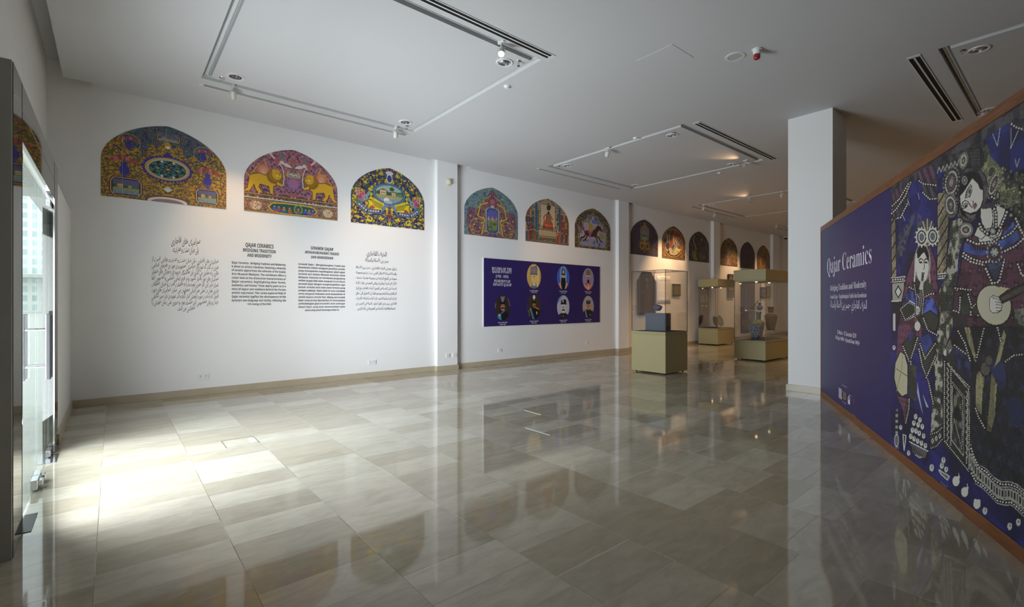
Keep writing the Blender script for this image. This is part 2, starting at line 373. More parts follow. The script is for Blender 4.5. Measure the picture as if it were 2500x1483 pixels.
for i, (a, c) in enumerate(PIL): struct(bx('wall_pillar_%d' % (i+1), wallM, a, c, 8.53, YW, 0, 4.7))
KX0, KX1, KY0, KY1 = 8.33, 8.98, 2.42, 3.04
struct(bx('column_1', wallM, KX0, KX1, KY0, KY1, 0, ZC+.02))
# skirting of stone lengths
def skirt(name, segs):
    b = BM()
    for x0, x1, y0, y1 in segs: box(b, x0, x1, y0, y1, 0, .105)
    return struct(obj(name, b, baseM, bevel=.003))
S = []; px_ = -.43
for a, c in PIL: S.append((px_, a-.02, YW-.022, YW)); S.append((a-.02, c+.02, 8.51, 8.53)); S.append((a-.02, a, 8.53, YW)); S.append((c, c+.02, 8.53, YW)); px_ = c+.02
S.append((px_, XE, YW-.022, YW)); skirt('baseboard_left', S)
skirt('baseboard_end', [(XE-.022, XE, YS, YW-.022)])
skirt('baseboard_entrance', [(-.43, -.408, 6.52, YW-.022), (-.66, -.638, YS, 3.74)])
skirt('baseboard_column', [(KX0-.025, KX0, KY0-.025, KY1+.025), (KX0, KX1+.025, KY0-.025, KY0), (KX0, KX1+.025, KY1, KY1+.025), (KX1, KX1+.025, KY0, KY1)])

RX = [(.89, 3.99), (7.2, 10.3), (13.5, 16.6), (19.8, 22.9)]; RY = (4.22, 7.42)
REC = [(a, c, RY[0], RY[1]) for a, c in RX] + [(7.36, 10.5, -2.1, 1.08)]
DL = [CE(*p) for p in ((575, 188), (1232, 153), (990, 299), (1385, 405), (1641, 331), (1787, 402), (1548, 454), (1723, 505), (1804, 530), (1902, 559), (2390, 121), (2418, 268))]
GW = .095
DL = [(x, min(y, 7.17)) for x, y in DL]
xs, ys = {-.66, -.5, XE}, {YS, 8.53, YW}
for x0, x1, y0, y1 in REC: xs |= {x0, x0+GW, x1-GW, x1}; ys |= {y0, y0+GW, y1-GW, y1}
for a, c in PIL: xs |= {a-.14, c+.36}
xs.add(-.22)
for x, y in DL: xs |= {x-.072, x+.072}; ys |= {y-.072, y+.072}
xs, ys = sorted(xs), sorted(ys)
def cheight(x, y):
    if x < -.5: return ZC+.24
    if y > 8.53 and (x < -.22 or any(a-.14 < x < c+.36 for a, c in PIL)): return ZC+.24
    for dx, dy in DL:
        if abs(x-dx) < .0725 and abs(y-dy) < .0725: return ZC+.2
    for x0, x1, y0, y1 in REC:
        if x0 < x < x1 and y0 < y < y1 and not (x0+GW < x < x1-GW and y0+GW < y < y1-GW): return ZC+.075
    return ZC
b = BM(); nx, ny = len(xs)-1, len(ys)-1
Hh = [[cheight((xs[i]+xs[i+1])/2, (ys[j]+ys[j+1])/2) for j in range(ny)] for i in range(nx)]
def quad(*p): b.faces.new([b.verts.new(q) for q in p])
for i in range(nx):
    j = 0
    while j < ny:
        k = j
        while k+1 < ny and Hh[i][k+1] == Hh[i][j]: k += 1
        h = Hh[i][j]; quad((xs[i], ys[j], h), (xs[i], ys[k+1], h), (xs[i+1], ys[k+1], h), (xs[i+1], ys[j], h)); j = k+1
for i in range(nx):
    for j in range(ny):
        if i+1 < nx and Hh[i][j] != Hh[i+1][j]: x = xs[i+1]; a, c = Hh[i][j], Hh[i+1][j]; quad((x, ys[j], a), (x, ys[j+1], a), (x, ys[j+1], c), (x, ys[j], c))
        if j+1 < ny and Hh[i][j] != Hh[i][j+1]: y = ys[j+1]; a, c = Hh[i][j], Hh[i][j+1]; quad((xs[i], y, a), (xs[i+1], y, a), (xs[i+1], y, c), (xs[i], y, c))
me = bpy.data.meshes.new('ceiling'); b.to_mesh(me); b.free(); me.materials.append(ceilM)
ceil = bpy.data.objects.new('ceiling', me); COL.objects.link(ceil); struct(ceil)
struct(bx('ceiling_slab', ceilM, -.88, XE+.2, YS-.2, YW+.2, 4.8, 5.0))

# ------------------------------------------------------------------ glass entrance in its steel portal
D = bpy.data.objects.new('door_1', None); COL.objects.link(D); D['kind'] = 'structure'
bx('portal_jamb', steelM, -.50, -.42, 3.77, 4.1, 0, 2.73, D); bx('portal_jamb', steelM, -.50, -.42, 6.17, 6.51, 0, 2.73, D)
b = BM(); box(b, -.70, -.42, 4.1, 6.17, 2.38, 2.56-.002); box(b, -.70, -.42, 4.1, 6.17, 2.56+.002, 2.73); obj('portal_header', b, steelM, D)
bx('portal_side_panel', brushM, -.66, -.424, 3.745, 3.768, 0, 2.73, D)
b = BM()
for y in (4.1, 6.17): box(b, -.43, -.4185, y-.002, y+.002, 0, 2.73)
box(b, -.43, -.4185, 3.78, 6.5, 2.558, 2.562); obj('portal_seam', b, chromeM, D)
for y0, y1, s in ((4.115, 5.133, 1), (5.147, 6.155, -1)):
    g = bx('glass_leaf', doorGlassM, -.456, -.444, y0, y1, .012, 2.345, D)
    yp = y0+.0 if s == 1 else y1; yl = y1 if s == 1 else y0
    for z0 in (.012, 2.29):
        bx('patch_fitting', chromeM, -.466, -.434, min(yp, yp+s*.16), max(yp, yp+s*.16), z0, z0+.055, g, bevel=.003)
    b = BM(); box(b, -.47, -.43, min(yl, yl-s*.15), max(yl, yl-s*.15), .012, .085); box(b, -.43, -.405, min(yl-s*.03, yl-s*.1), max(yl-s*.03, yl-s*.1), .03, .07); obj('floor_lock', b, chromeM, g, bevel=.003)
    yh = yl-s*.055
    b = BM(); box(b, -.395, -.365, yh-.02, yh+.02, .82, 1.32); obj('pull_handle', b, handleM, g, bevel=.006)
    b = BM(); box(b, -.53, -.505, yh-.02, yh+.02, .82, 1.32); obj('pull_handle', b, handleM, g, bevel=.006)
    b = BM()
    for z in (.92, 1.2): tube(b, [(-.52, yh, z), (-.38, yh, z)], .008)
    obj('handle_bolt', b, chromeM, g)
    yb = yp+s*.16
    bx('floor_spring_cover', blackM if s == 1 else chromeM, -.50, -.385, min(yp+s*.02, yp+s*.36), max(yp+s*.02, yp+s*.36), 0, .004, D)
# the street outside
struct(bx('ground_street', paveM, -60, -.5, -30, 140, -.2, -.02))
hb = bpy.data.objects.new('office_building', None); COL.objects.link(hb); tag(hb, 'pale office building with rows of windows seen beyond the glass entrance', 'building'); hb.location = (-6, 110, 0)
bx('wall', facadeM, -30, 12, 0, 6, -.02, 30, hb); bx('cornice', paveM, -30.2, 12.2, -.3, 6.2, 30, 31, hb)
b = BM(); box(b, -9, 8, -4, 0, 5.5, 6); obj('canopy', b, paveM, hb)
hb2 = bpy.data.objects.new('office_building', None); COL.objects.link(hb2); tag(hb2, 'white block across the street facing the glass entrance', 'building'); hb2.location = (-16, 4, 0)
o_ = bx('wall', facadeM, -22, 22, 0, 6, -.02, 11, hb2); o_.rotation_euler = (0, 0, math.pi/2); bx('cornice', paveM, -6.3, .3, -22, 22, 11, 11.5, hb2)
# ------------------------------------------------------------------ ceiling fittings
for k, (x0, x1, y0, y1) in enumerate(REC):
    if k == 3: y0 = 5.2
    where = ['over the open floor by the entrance', 'beyond the first pillar', 'deep in the gallery past the tall column', 'at the far end of the gallery', 'above the blue exhibition wall'][k]
    t = thing('lighting_track', 'white lighting track set in the square groove '+where, 'lighting track', ((x0+x1)/2, (y0+y1)/2, ZC), group='ceiling lighting tracks')
    hx, hy = (x1-x0)/2-GW/2, (y1-y0)/2-GW/2
    for q, (a0, a1, c0, c1) in enumerate(((-hx-.017, -hx+.017, -hy, hy), (hx-.017, hx+.017, -hy, hy), (-hx+.02, hx-.02, -hy-.017, -hy+.017), (-hx+.02, hx-.02, hy-.017, hy+.017))):
        r = BM(); box(r, a0, a1, c0, c1, .045, .075)
        if q < 2: box(r, a0, a0+.006, c0, c1, .03, .046); box(r, a1-.006, a1, c0, c1, .03, .046)
        else: box(r, a0, a1, c0, c0+.006, .03, .046); box(r, a0, a1, c1-.006, c1, .03, .046)
        obj('track_rail', r, trimM, t)
def diffuser(x0, x1, yc, w, label, slots=2):
    t = thing('slot_diffuser', label, 'air vent', ((x0+x1)/2, yc, ZC), group='linear air slots in the ceiling'); h = (x1-x0)/2
    b = BM(); e = .012 if w > .1 else .008; g = .009 if w > .1 else .0055
    box(b, -h, h, -w/2, -w/2+e, -.007, 0); box(b, -h, h, w/2-e, w/2, -.007, 0); box(b, -h, -h+.05, -w/2+e, w/2-e, -.006, 0); box(b, h-.05, h, -w/2+e, w/2-e, -.006, 0); box(b, -h+.05, h-.05, -g, g, -.007, 0)
    obj('frame', b, trimM, t)
    for s in (-1, 1): bx('slot_shade_strip', slotShadeM, -h+.05, h-.05, min(s*g, s*(w/2-e)), max(s*g, s*(w/2-e)), -.002, 0, t)  # flat black strips, the shade inside the slots put into the colour
diffuser(.89, 3.99, 7.62, .075, 'long narrow air slot between the first square groove and the mural wall')
diffuser(.6, 4.06, 4.09, .115, 'wide twin-slot air vent beside the lit spotlight, nearest to the camera')
diffuser(7.12, 10.1, 7.65, .075, 'long narrow air slot over the banner wall, beyond the first pillar')
diffuser(7.3, 10.45, 4.05, .12, 'twin-slot air vent along the near edge of the second square groove')
diffuser(13.5, 16.5, 7.65, .075, 'thin air slot deep in the gallery, nearest to the tall column')
diffuser(19.8, 22.9, 7.65, .075, 'thin air slot at the far end of the gallery')
diffuser(7.34, 10.5, 1.3, .13, 'twin-slot air vent above the blue exhibition wall')

def make_downlight():
    t = thing('recessed_downlight', '', 'downlight')
    b = BM(); lathe(b, [(.074, .004), (.074, -.006), (.08, -.009), (.1, -.009), (.107, 0), (.107, .004)], 40, loop=True); obj('trim_ring', b, trimM, t, smooth=True)
    b = BM(); lathe(b, [(.0735, -.003), (.072, .03), (.058, .075), (.046, .09)], 32)
    for f in [f for f in b.faces if len(f.verts) > 4 and f.calc_center_median().z < .02]: b.faces.remove(f)
    r = obj('reflector', b, chromeM, t, smooth=True)
    b = BM(); lathe(b, [(.0, .035), (.022, .04), (.026, .07), (.02, .089)], 20); obj('bulb', b, acr_bulb, r, smooth=True)
    return t
acr_bulb = mat('unlit_bulb_glass', (215, 222, 226), .08, 0, coat=1)
DN = ['in the corner of the first groove nearest the entrance', 'beside the lit spotlight of the first groove', 'in the first groove above the third arched mural', 'in the left corner of the second groove', 'in the near corner of the second groove', 'next to the warm streak of light in the second groove', 'in the second groove nearest the mural wall', 'in the left corner of the third groove', 'in the third groove nearest the mural wall', 'in the farthest groove by the tall column', 'in the groove above the exhibition wall, the larger one', 'half hidden by the top rail of the exhibition wall']
d0 = make_downlight()
for i, (x, y) in enumerate(DL):
    o = d0 if i == 0 else dup(d0, (0, 0, 0), group='round recessed downlights')
    o.location = (x, y, ZC-.001); o['label'] = 'round chrome downlight '+DN[i]; o['group'] = 'round recessed downlights'
def make_sprinkler():
    t = thing('fire_sprinkler', '', 'sprinkler')
    b = BM(); lathe(b, [(.034, 0), (.03, -.006), (.012, -.012), (.01, -.014)], 20); obj('escutcheon', b, chromeM, t, smooth=True)
    b = BM(); lathe(b, [(.009, -.012), (.009, -.03), (.005, -.034), (.005, -.05)], 12)
    for s in (-1, 1): tube(b, [(s*.009, 0, -.028), (s*.013, 0, -.04), (s*.004, 0, -.055)], .0025, 6)
    bd_ = obj('nozzle', b, chromeM, t, smooth=True)
    b = BM(); lathe(b, [(.004, -.053), (.018, -.056), (.018, -.059), (.003, -.059)], 16); obj('deflector', b, chromeM, bd_, smooth=True)
    return t
s0 = make_sprinkler()
SN = ['beside the downlight nearest the entrance', 'right of the downlight beside the lit spotlight', 'under the downlight above the third arched mural', 'left of the downlight in the left corner of the second groove', 'above the downlight in the near corner of the second groove', 'near the warm streak of light on the ceiling', 'by the downlight nearest the mural wall in the second groove', 'left of the larger downlight above the exhibition wall', 'just over the top rail of the exhibition wall']
for i, p in enumerate(((542, 190), (1266, 150), (993, 307), (1364, 406), (1646, 324), (1807, 401), (1542, 458), (2350, 124), (2392, 276))):
    o = s0 if i == 0 else dup(s0, (0, 0, 0)); x, y = CE(*p); o.location = (x, y, ZC); o['label'] = 'small chrome fire sprinkler '+SN[i]; o['group'] = 'chrome fire sprinklers'
headM = mat('cream_lamp_housing', (206, 204, 190), .4)
offM = mat('unlit_lens', (150, 152, 148), .15)
litM = mat('halogen_lens', (255, 236, 206), .3, emit=(255, 226, 186), estr=28)
def track_spot(x, y, aim, label, lit=False, watts=0, cone=38, z=ZC, drop=.11, color=(1, .62, .32), blend=.9):
    t = thing('track_spotlight', label, 'spotlight', (x, y, z), group='track spotlights')
    b = BM(); box(b, -.016, .016, -.05, .05, -.012, .045); obj('track_adapter', b, trimM, t, bevel=.003)
    d = (Vector(aim)-Vector((x, y, z-drop))).normalized(); q = d.to_track_quat('-Z', 'Y')
    b = BM(); tube(b, [(0, 0, -.01), (0, 0, -drop+.05)], .007); sd = q @ Vector((1, 0, 0))
    for s in (-1, 1): tube(b, [(0, 0, -drop+.055), tuple(sd*s*.045+Vector((0, 0, -drop+.045))), tuple(sd*s*.045+Vector((0, 0, -drop)))], .005)
    obj('yoke', b, trimM, t)
    M4 = Matrix.Translation((0, 0, -drop)) @ q.to_matrix().to_4x4()
    b = BM(); lathe(b, [(.022, .055), (.034, .045), (.037, .0), (.037, -.055), (.034, -.055), (.033, -.04)], 24, mtx=M4); h = obj('lamp_head', b, headM, t, smooth=True)
    b = BM(); lathe(b, [(.0, -.05), (.033, -.045), (.033, -.04), (.001, -.04)], 24, mtx=M4); obj('lens', b, litM if lit else offM, h, smooth=True)
    if watts:
        l = bpy.data.lights.new('halogen_beam', 'SPOT'); l.energy = watts; l.spot_size = math.radians(cone); l.spot_blend = blend; l.color = color; l.shadow_soft_size = .03
        o = bpy.data.objects.new('halogen_beam', l); COL.objects.link(o); o.parent = t; o.location = tuple(Vector((0, 0, -drop))+d*.075); o.rotation_euler = q.to_euler()
    return t
def spot_px(px, py, aim, label, **k): x, y = CE(px, py); return track_spot(x, y, aim, label, **k)
spot_px(569, 212, (1.5, YW, 2.3), 'cream spotlight at the entrance end of the first groove', watts=80, cone=60)
spot_px(966, 313, (4.2, YW, 1.4), 'cream spotlight hanging at the corner above the third arched mural', watts=60, cone=90)
spot_px(1224, 103, (1.6, 2.2, .6), 'lit spotlight glowing at the camera from the first groove', lit=True, watts=30, cone=70)
spot_px(1483, 362, (9.0, YW, 2.2), 'spotlight on the near side of the second groove', watts=110, cone=60)
spot_px(1820, 392, (8.0, 5.0, 4.32), 'spotlight at the corner of the second groove by the warm ceiling streak', watts=22, cone=60)
spot_px(1744, 519, (13.9, YW, 2.1), 'spotlight hanging from the third groove above the middle display case', watts=230, cone=64)
spot_px(1829, 484, (11.0, 6.0, 4.34), 'small spotlight left of the tall column, lighting the ceiling', watts=16, cone=60)
# lamps of the grooves hidden behind the column and above the frame
track_spot(13.6, 7.3, (13.4, YW, 2.0), 'spotlight lighting the dark painting from the third groove', watts=270, cone=62)
track_spot(18.9, 7.3, (18.0, YW, 2.1), 'spotlight above the last display case at the mural wall', watts=250, cone=56)
track_spot(21.0, 7.36, (20.6, YW, 1.9), 'farthest spotlight before the last pillar', watts=130, cone=60)
track_spot(16.55, 5.6, (14.0, 6.6, .3), 'spotlight over the floor between the cases, hidden behind the column', watts=300, cone=80)
track_spot(13.55, 5.1, (12.9, 5.2, .6), 'spotlight over the vase case, in the third groove', watts=120, cone=50)
track_spot(19.85, 6.2, (22.0, 3.0, .8), 'spotlight turned to the end wall, in the farthest groove', watts=300, cone=90)

for p, lb in (((1238, 211), 'beyond the right edge of the first groove'), ((1551, 337), 'by the near edge of the second groove'), ((1756, 422), 'beyond the second groove')):
    x, y = CE(*p); b = BM(); lathe(b, [(.045, 0), (.045, -.008), (.03, -.018), (.028, -.03), (.001, -.034)], 24)
    tag(obj('smoke_detector', b, plasticM, None, (x, y, ZC), smooth=True), 'small white ceiling sensor '+lb, 'sensor', 'small ceiling sensors')
x, y = CE(1795, 139); t = thing('ceiling_speaker', 'round flush ceiling speaker beside the red alarm beacon', 'speaker', (x, y, ZC))
b = BM(); lathe(b, [(.078, 0), (.08, -.006), (.11, -.006), (.115, 0)], 40, loop=True); obj('rim', b, trimM, t, smooth=True)
b = BM(); lathe(b, [(.0001, -.003), (.079, -.003), (.079, 0)], 40); obj('grille', b, mat('speaker_mesh', (190, 188, 180), .7, bump=.8, nscale=300), t)
x, y = CE(1848, 121); t = thing('alarm_beacon', 'white fire alarm beacon with red lens on the ceiling', 'alarm', (x, y, ZC))
b = BM(); lathe(b, [(.055, 0), (.055, -.012), (.042, -.014), (.04, -.06), (.03, -.062)], 32); obj('base', b, plasticM, t, smooth=True)
b = BM(); lathe(b, [(.034, -.06), (.036, -.066), (.036, -.1), (.03, -.112), (.001, -.114)], 32); obj('red_lens', b, redM, t, smooth=True)
x, y = CE(1907, 586); t = thing('dome_camera', 'small dark dome camera on the ceiling at the far end of the gallery', 'security camera', (x-.8, y-.5, ZC))
b = BM(); lathe(b, [(.085, 0), (.085, -.03), (.07, -.035), (.07, -.04)], 28); obj('housing', b, plasticM, t, smooth=True)
b = BM(); lathe(b, [(.068, -.038), (.06, -.075), (.035, -.1), (.001, -.108)], 28); obj('dome', b, mat('smoked_dome', (14, 14, 16), .08), t, smooth=True)
track_spot(11.6, -1.5, (13.5, 1.5, 0), 'spotlight over the floor behind the exhibition wall', watts=380, cone=110)  # unseen lamp, added to lift the warm ambient light on the right
track_spot(17.5, 1.0, (19, 3, .3), 'spotlight over the gallery floor past the tall column', watts=340, cone=110)  # second added lamp out of view, warm fill for the deep gallery
# access hatch
P = [CE(*p) for p in ((1555, 146), (1605, 177), (1693, 142), (1643, 108))]; x0, x1 = 4.89, 5.36; y0, y1 = 3.0, 3.49
b = BM(); box(b, x0, x1, y0, y1, ZC-.004, ZC+.0); tag(obj('ceiling_hatch', b, ceilM, bevel=.001), 'flush square access hatch in the ceiling near the speaker', 'hatch')
# ------------------------------------------------------------------ arched tile murals
YEL, NAVY, TEAL, GRN, RED, PINK, WHT, BLK = (206, 164, 34), (38, 38, 104), (50, 118, 128), (56, 100, 60), (148, 52, 44), (180, 108, 128), (214, 210, 196), (26, 24, 26)
def arch(h, s):
    def f(u):
        t = min(abs(u-.5)*2, 1.0); k = 1-t
        return s+(h-s)*max(0, (1-t**2.15))**.62*(1-.0*k)+.0 if t > .0 else h
    def g(u):
        t = min(abs(u-.5)*2, 1.0); round_ = math.sqrt(max(0, 1-t*t)); point = (1-t)
        return s+(h-s)*(.80*round_+.20*point)
    return g
def scene_view(a, cx, cy, rx, ry, sky, seed, oval=True, houses=True):
    """little landscape: sky, hills, water, a house"""
    if oval: i, u, v = a._ell(cx, cy, rx, ry, 0); k = np.hypot(u, v) <= 1
    else: i = a.near(cx-rx, cx+rx, cy-ry, cy+ry); u = (a.x[i]-cx)/rx; v = (a.y[i]-cy)/ry; k = np.ones(i.size, bool)
    n = fbm(u*3+seed, v*3, seed); a.put(i[k], sky); a.put(i[k & (v < .45*n*2-.15)], (84, 112, 78)); a.put(i[k & (v < .1+.3*n) & (n > .5)], (52, 78, 52))
    a.put(i[k & (v < -.15)], (150, 146, 88)); a.put(i[k & (v < -.45+.3*(n-.5))], (104, 128, 146)); a.put(i[k & (np.abs(np.sin(v*40+n*9)) < .25) & (v < -.4)], (180, 188, 190))
    if houses:
        for hx, hw, hh in ((-.45, .22, .5), (.3, .16, .35)):
            x0, y0 = cx+hx*rx, cy-.15*ry; w, h = hw*rx, hh*ry
            a.poly([(x0-w, y0), (x0+w, y0), (x0+w, y0+h), (x0-w, y0+h)], (206, 196, 158), edge=.003, ecol=(70, 62, 50)); a.poly([(x0-w*1.3, y0+h), (x0+w*1.3, y0+h), (x0, y0+h*1.5)], (150, 96, 62))
            for q in (-.5, 0, .5): a.poly([(x0+q*w-.15*w, y0+.25*h), (x0+q*w+.15*w, y0+.25*h), (x0+q*w+.15*w, y0+.7*h), (x0+q*w-.15*w, y0+.7*h)], (84, 70, 60))
def cartouche(a, cx, cy, rx, ry, seed):
    def oct(k, c): a.poly([(cx-rx*k, cy-ry*k*.6), (cx-rx*k*.8, cy-ry*k), (cx+rx*k*.8, cy-ry*k), (cx+rx*k, cy-ry*k*.6), (cx+rx*k, cy+ry*k*.6), (cx+rx*k*.8, cy+ry*k), (cx-rx*k*.8, cy+ry*k), (cx-rx*k, cy+ry*k*.6)], c)
    oct(1.2, (90, 40, 44)); oct(1.12, (186, 160, 120)); oct(1.04, (70, 34, 40)); scene_view(a, cx, cy, rx*.95, ry*.9, (88, 92, 138), seed, oval=False)
def urn(a, x, y, s):
    a.ell(x, y, .03*s, .035*s, (56, 50, 140)); a.poly([(x-.012*s, y+.03*s), (x+.012*s, y+.03*s), (x+.022*s, y+.06*s), (x-.022*s, y+.06*s)], (56, 50, 140)); a.poly([(x-.02*s, y-.055*s), (x+.02*s, y-.055*s), (x, y-.02*s)], (70, 60, 150))
    for k in range(-3, 4): a.star(x+k*.022*s, y+.095*s-abs(k)*.008*s, .02*s, 5, [(170, 70, 66), (190, 110, 120), (150, 60, 60)][k % 3])
def m1(x, y):
    a = Art(x, y, (196, 152, 34))
    a.arabesque([(34, .68, (52, 44, 104), 3), (46, .64, (84, 96, 50), 8), (52, .70, (140, 78, 52), 21)], [(10, 40, .13, (66, 60, 58), 4), (16, 50, .1, (90, 96, 56), 14)], [(17, .27, (136, 60, 52), (200, 170, 90), 5), (26, .22, (56, 46, 120), (190, 190, 200), 9), (38, .3, (70, 92, 56), (160, 140, 50), 13)], sym=.75, outline=(84, 64, 40))
    top = y > .80+.10*np.cos((x-.75)*9)+.05*np.sin(x*37)
    a.mask(top & (np.abs(x-.75) > .0), (62, 92, 112)); a.arabesque([(34, .60, (48, 52, 96), 2), (44, .62, (92, 112, 96), 6), (50, .68, (120, 74, 66), 26)], [(15, 34, .16, (44, 70, 76), 3)], [(20, .28, (132, 70, 60), (190, 160, 90), 7)], sym=.75, m=top, outline=(44, 52, 76))
    for s in (-1, 1):
        a.ell(.75+s*.45, .80, .13, .13, None, ring=.05, rcol=(196, 160, 52)); urn(a, .75+s*.45, .76, 1.2); urn(a, .75+s*.5, .40, 1.9)
        a.ell(.75+s*.28, .18, .09, .09, None, ring=.09, rcol=(150, 120, 50))
    for k in range(40):
        t = k/40*2*math.pi; a.ell(.75+.295*math.cos(t), .5+.19*math.sin(t), .014, .014, (62, 40, 130))
    a.poly([(.69, .68), (.81, .68), (.75, .76)], (62, 40, 130)); a.ell(.75, .5, .285, .18, (62, 40, 130)); a.ell(.75, .5, .272, .168, (176, 150, 96)); a.ell(.75, .5, .235, .14, (188, 178, 150)); a.ell(.75, .495, .225, .13, (40, 26, 26))
    i, u, v = a._ell(.75, .495, .215, .122, 0); r = np.hypot(u, v); th = np.arctan2(v, u); k = r <= 1
    pat = np.abs(np.sin(8*th)*.5+np.cos(r*11+.8*np.cos(16*th)))
    a.put(i[k & (pat < .62)], (58, 118, 120)); a.put(i[k & (r < .16)], (150, 40, 30)); a.put(i[k & (r < .09)], (214, 160, 60))
    for q in (-.6, .6): a.star(.75+q*.2, .495, .02, 4, (200, 150, 50))
    for s in (-1, 1): a.star(.75+s*.07, .60, .022, 4, WHT); a.star(.75+s*.07, .39, .022, 4, WHT)
    cartouche(a, .27, .16, .155, .115, 4); cartouche(a, 1.245, .155, .13, .105, 9); cartouche(a, .76, .955, .12, .045, 2)
    a.ell(.75, .015, .26, .085, (120, 54, 60)); a.ell(.75, .01, .24, .07, WHT); a.ell(.75, -.005, .2, .055, (150, 120, 120))
    for k in range(-3, 4): a.line([(.75, .16), (.75+k*.018, .235-abs(k)*.012)], .006, WHT)
    for k in range(-2, 3): a.line([(.75, .80), (.75+k*.014, .85-abs(k)*.01)], .005, WHT)
    a.line([(.23, 0), (.23, .95)], .0022, (190, 190, 180), a=.6); a.line([(.73, .9), (.73, 1.1)], .0022, (190, 190, 180), a=.6)
    return a.c
def lion(a, cx, s):
    G, GD = (206, 158, 34), (150, 104, 20)
    X = lambda dx: cx+s*dx
    a.star(X(-.13), .71, .115, 24, (176, 96, 70), depth=.12); a.star(X(-.13), .71, .095, 24, (206, 132, 96), depth=.2); a.ell(X(-.13), .69, .036, .042, (202, 156, 140)); a.line([(X(-.15), .70), (X(-.14), .70)], .004, (90, 50, 50)); a.line([(X(-.12), .70), (X(-.11), .70)], .004, (90, 50, 50))
    body = [(-.30, .62), (-.2, .65), (-.05, .62), (.05, .62), (.09, .5), (.02, .46), (.02, .34), (.05, .30), (-.03, .30), (-.05, .45), (-.18, .47), (-.2, .42), (-.16, .36), (-.12, .31), (-.2, .31), (-.25, .38), (-.27, .45), (-.33, .34), (-.42, .31), (-.42, .34), (-.37, .38), (-.35, .5), (-.34, .58)]
    a.poly([(X(p), q) for p, q in body], G, edge=.005, ecol=(70, 50, 14))
    a.line([(X(-.33), .58), (X(-.42), .66), (X(-.38), .78), (X(-.26), .83)], .009, G)
    a.star(X(.04), .63, .135, 30, (128, 96, 20), depth=.08); a.star(X(.05), .64, .12, 26, GD, depth=.1); a.ell(X(.07), .67, .07, .085, (196, 150, 34)); a.ell(X(.10), .655, .045, .06, (214, 170, 50))
    for dx, dy in ((.075, .69), (.12, .69)): a.ell(X(dx), dy, .011, .007, BLK)
    a.line([(X(.1), .685), (X(.115), .65)], .004, (90, 60, 14)); a.line([(X(.08), .62), (X(.13), .62)], .004, (90, 40, 14)); a.ell(X(.02), .73, .02, .02, (206, 158, 34))
    for k in range(14):
        t = -2.6+k*.27; a.line([(X(.05+.085*math.cos(t)), .63+.085*math.sin(t)), (X(.05+.125*math.cos(t)), .63+.125*math.sin(t))], .003, (96, 70, 14))
    a.poly([(X(.06), .5), (X(.16), .47), (X(.17), .51), (X(.08), .56)], G, edge=.004, ecol=(70, 50, 14))
    a.line([(X(.17), .50), (X(.185), .60), (X(.18), .72), (X(.15), .82), (X(.11), .87)], .007, (196, 196, 186))
    a.line([(X(-.02), .3), (X(-.02), .3)], .004, G)
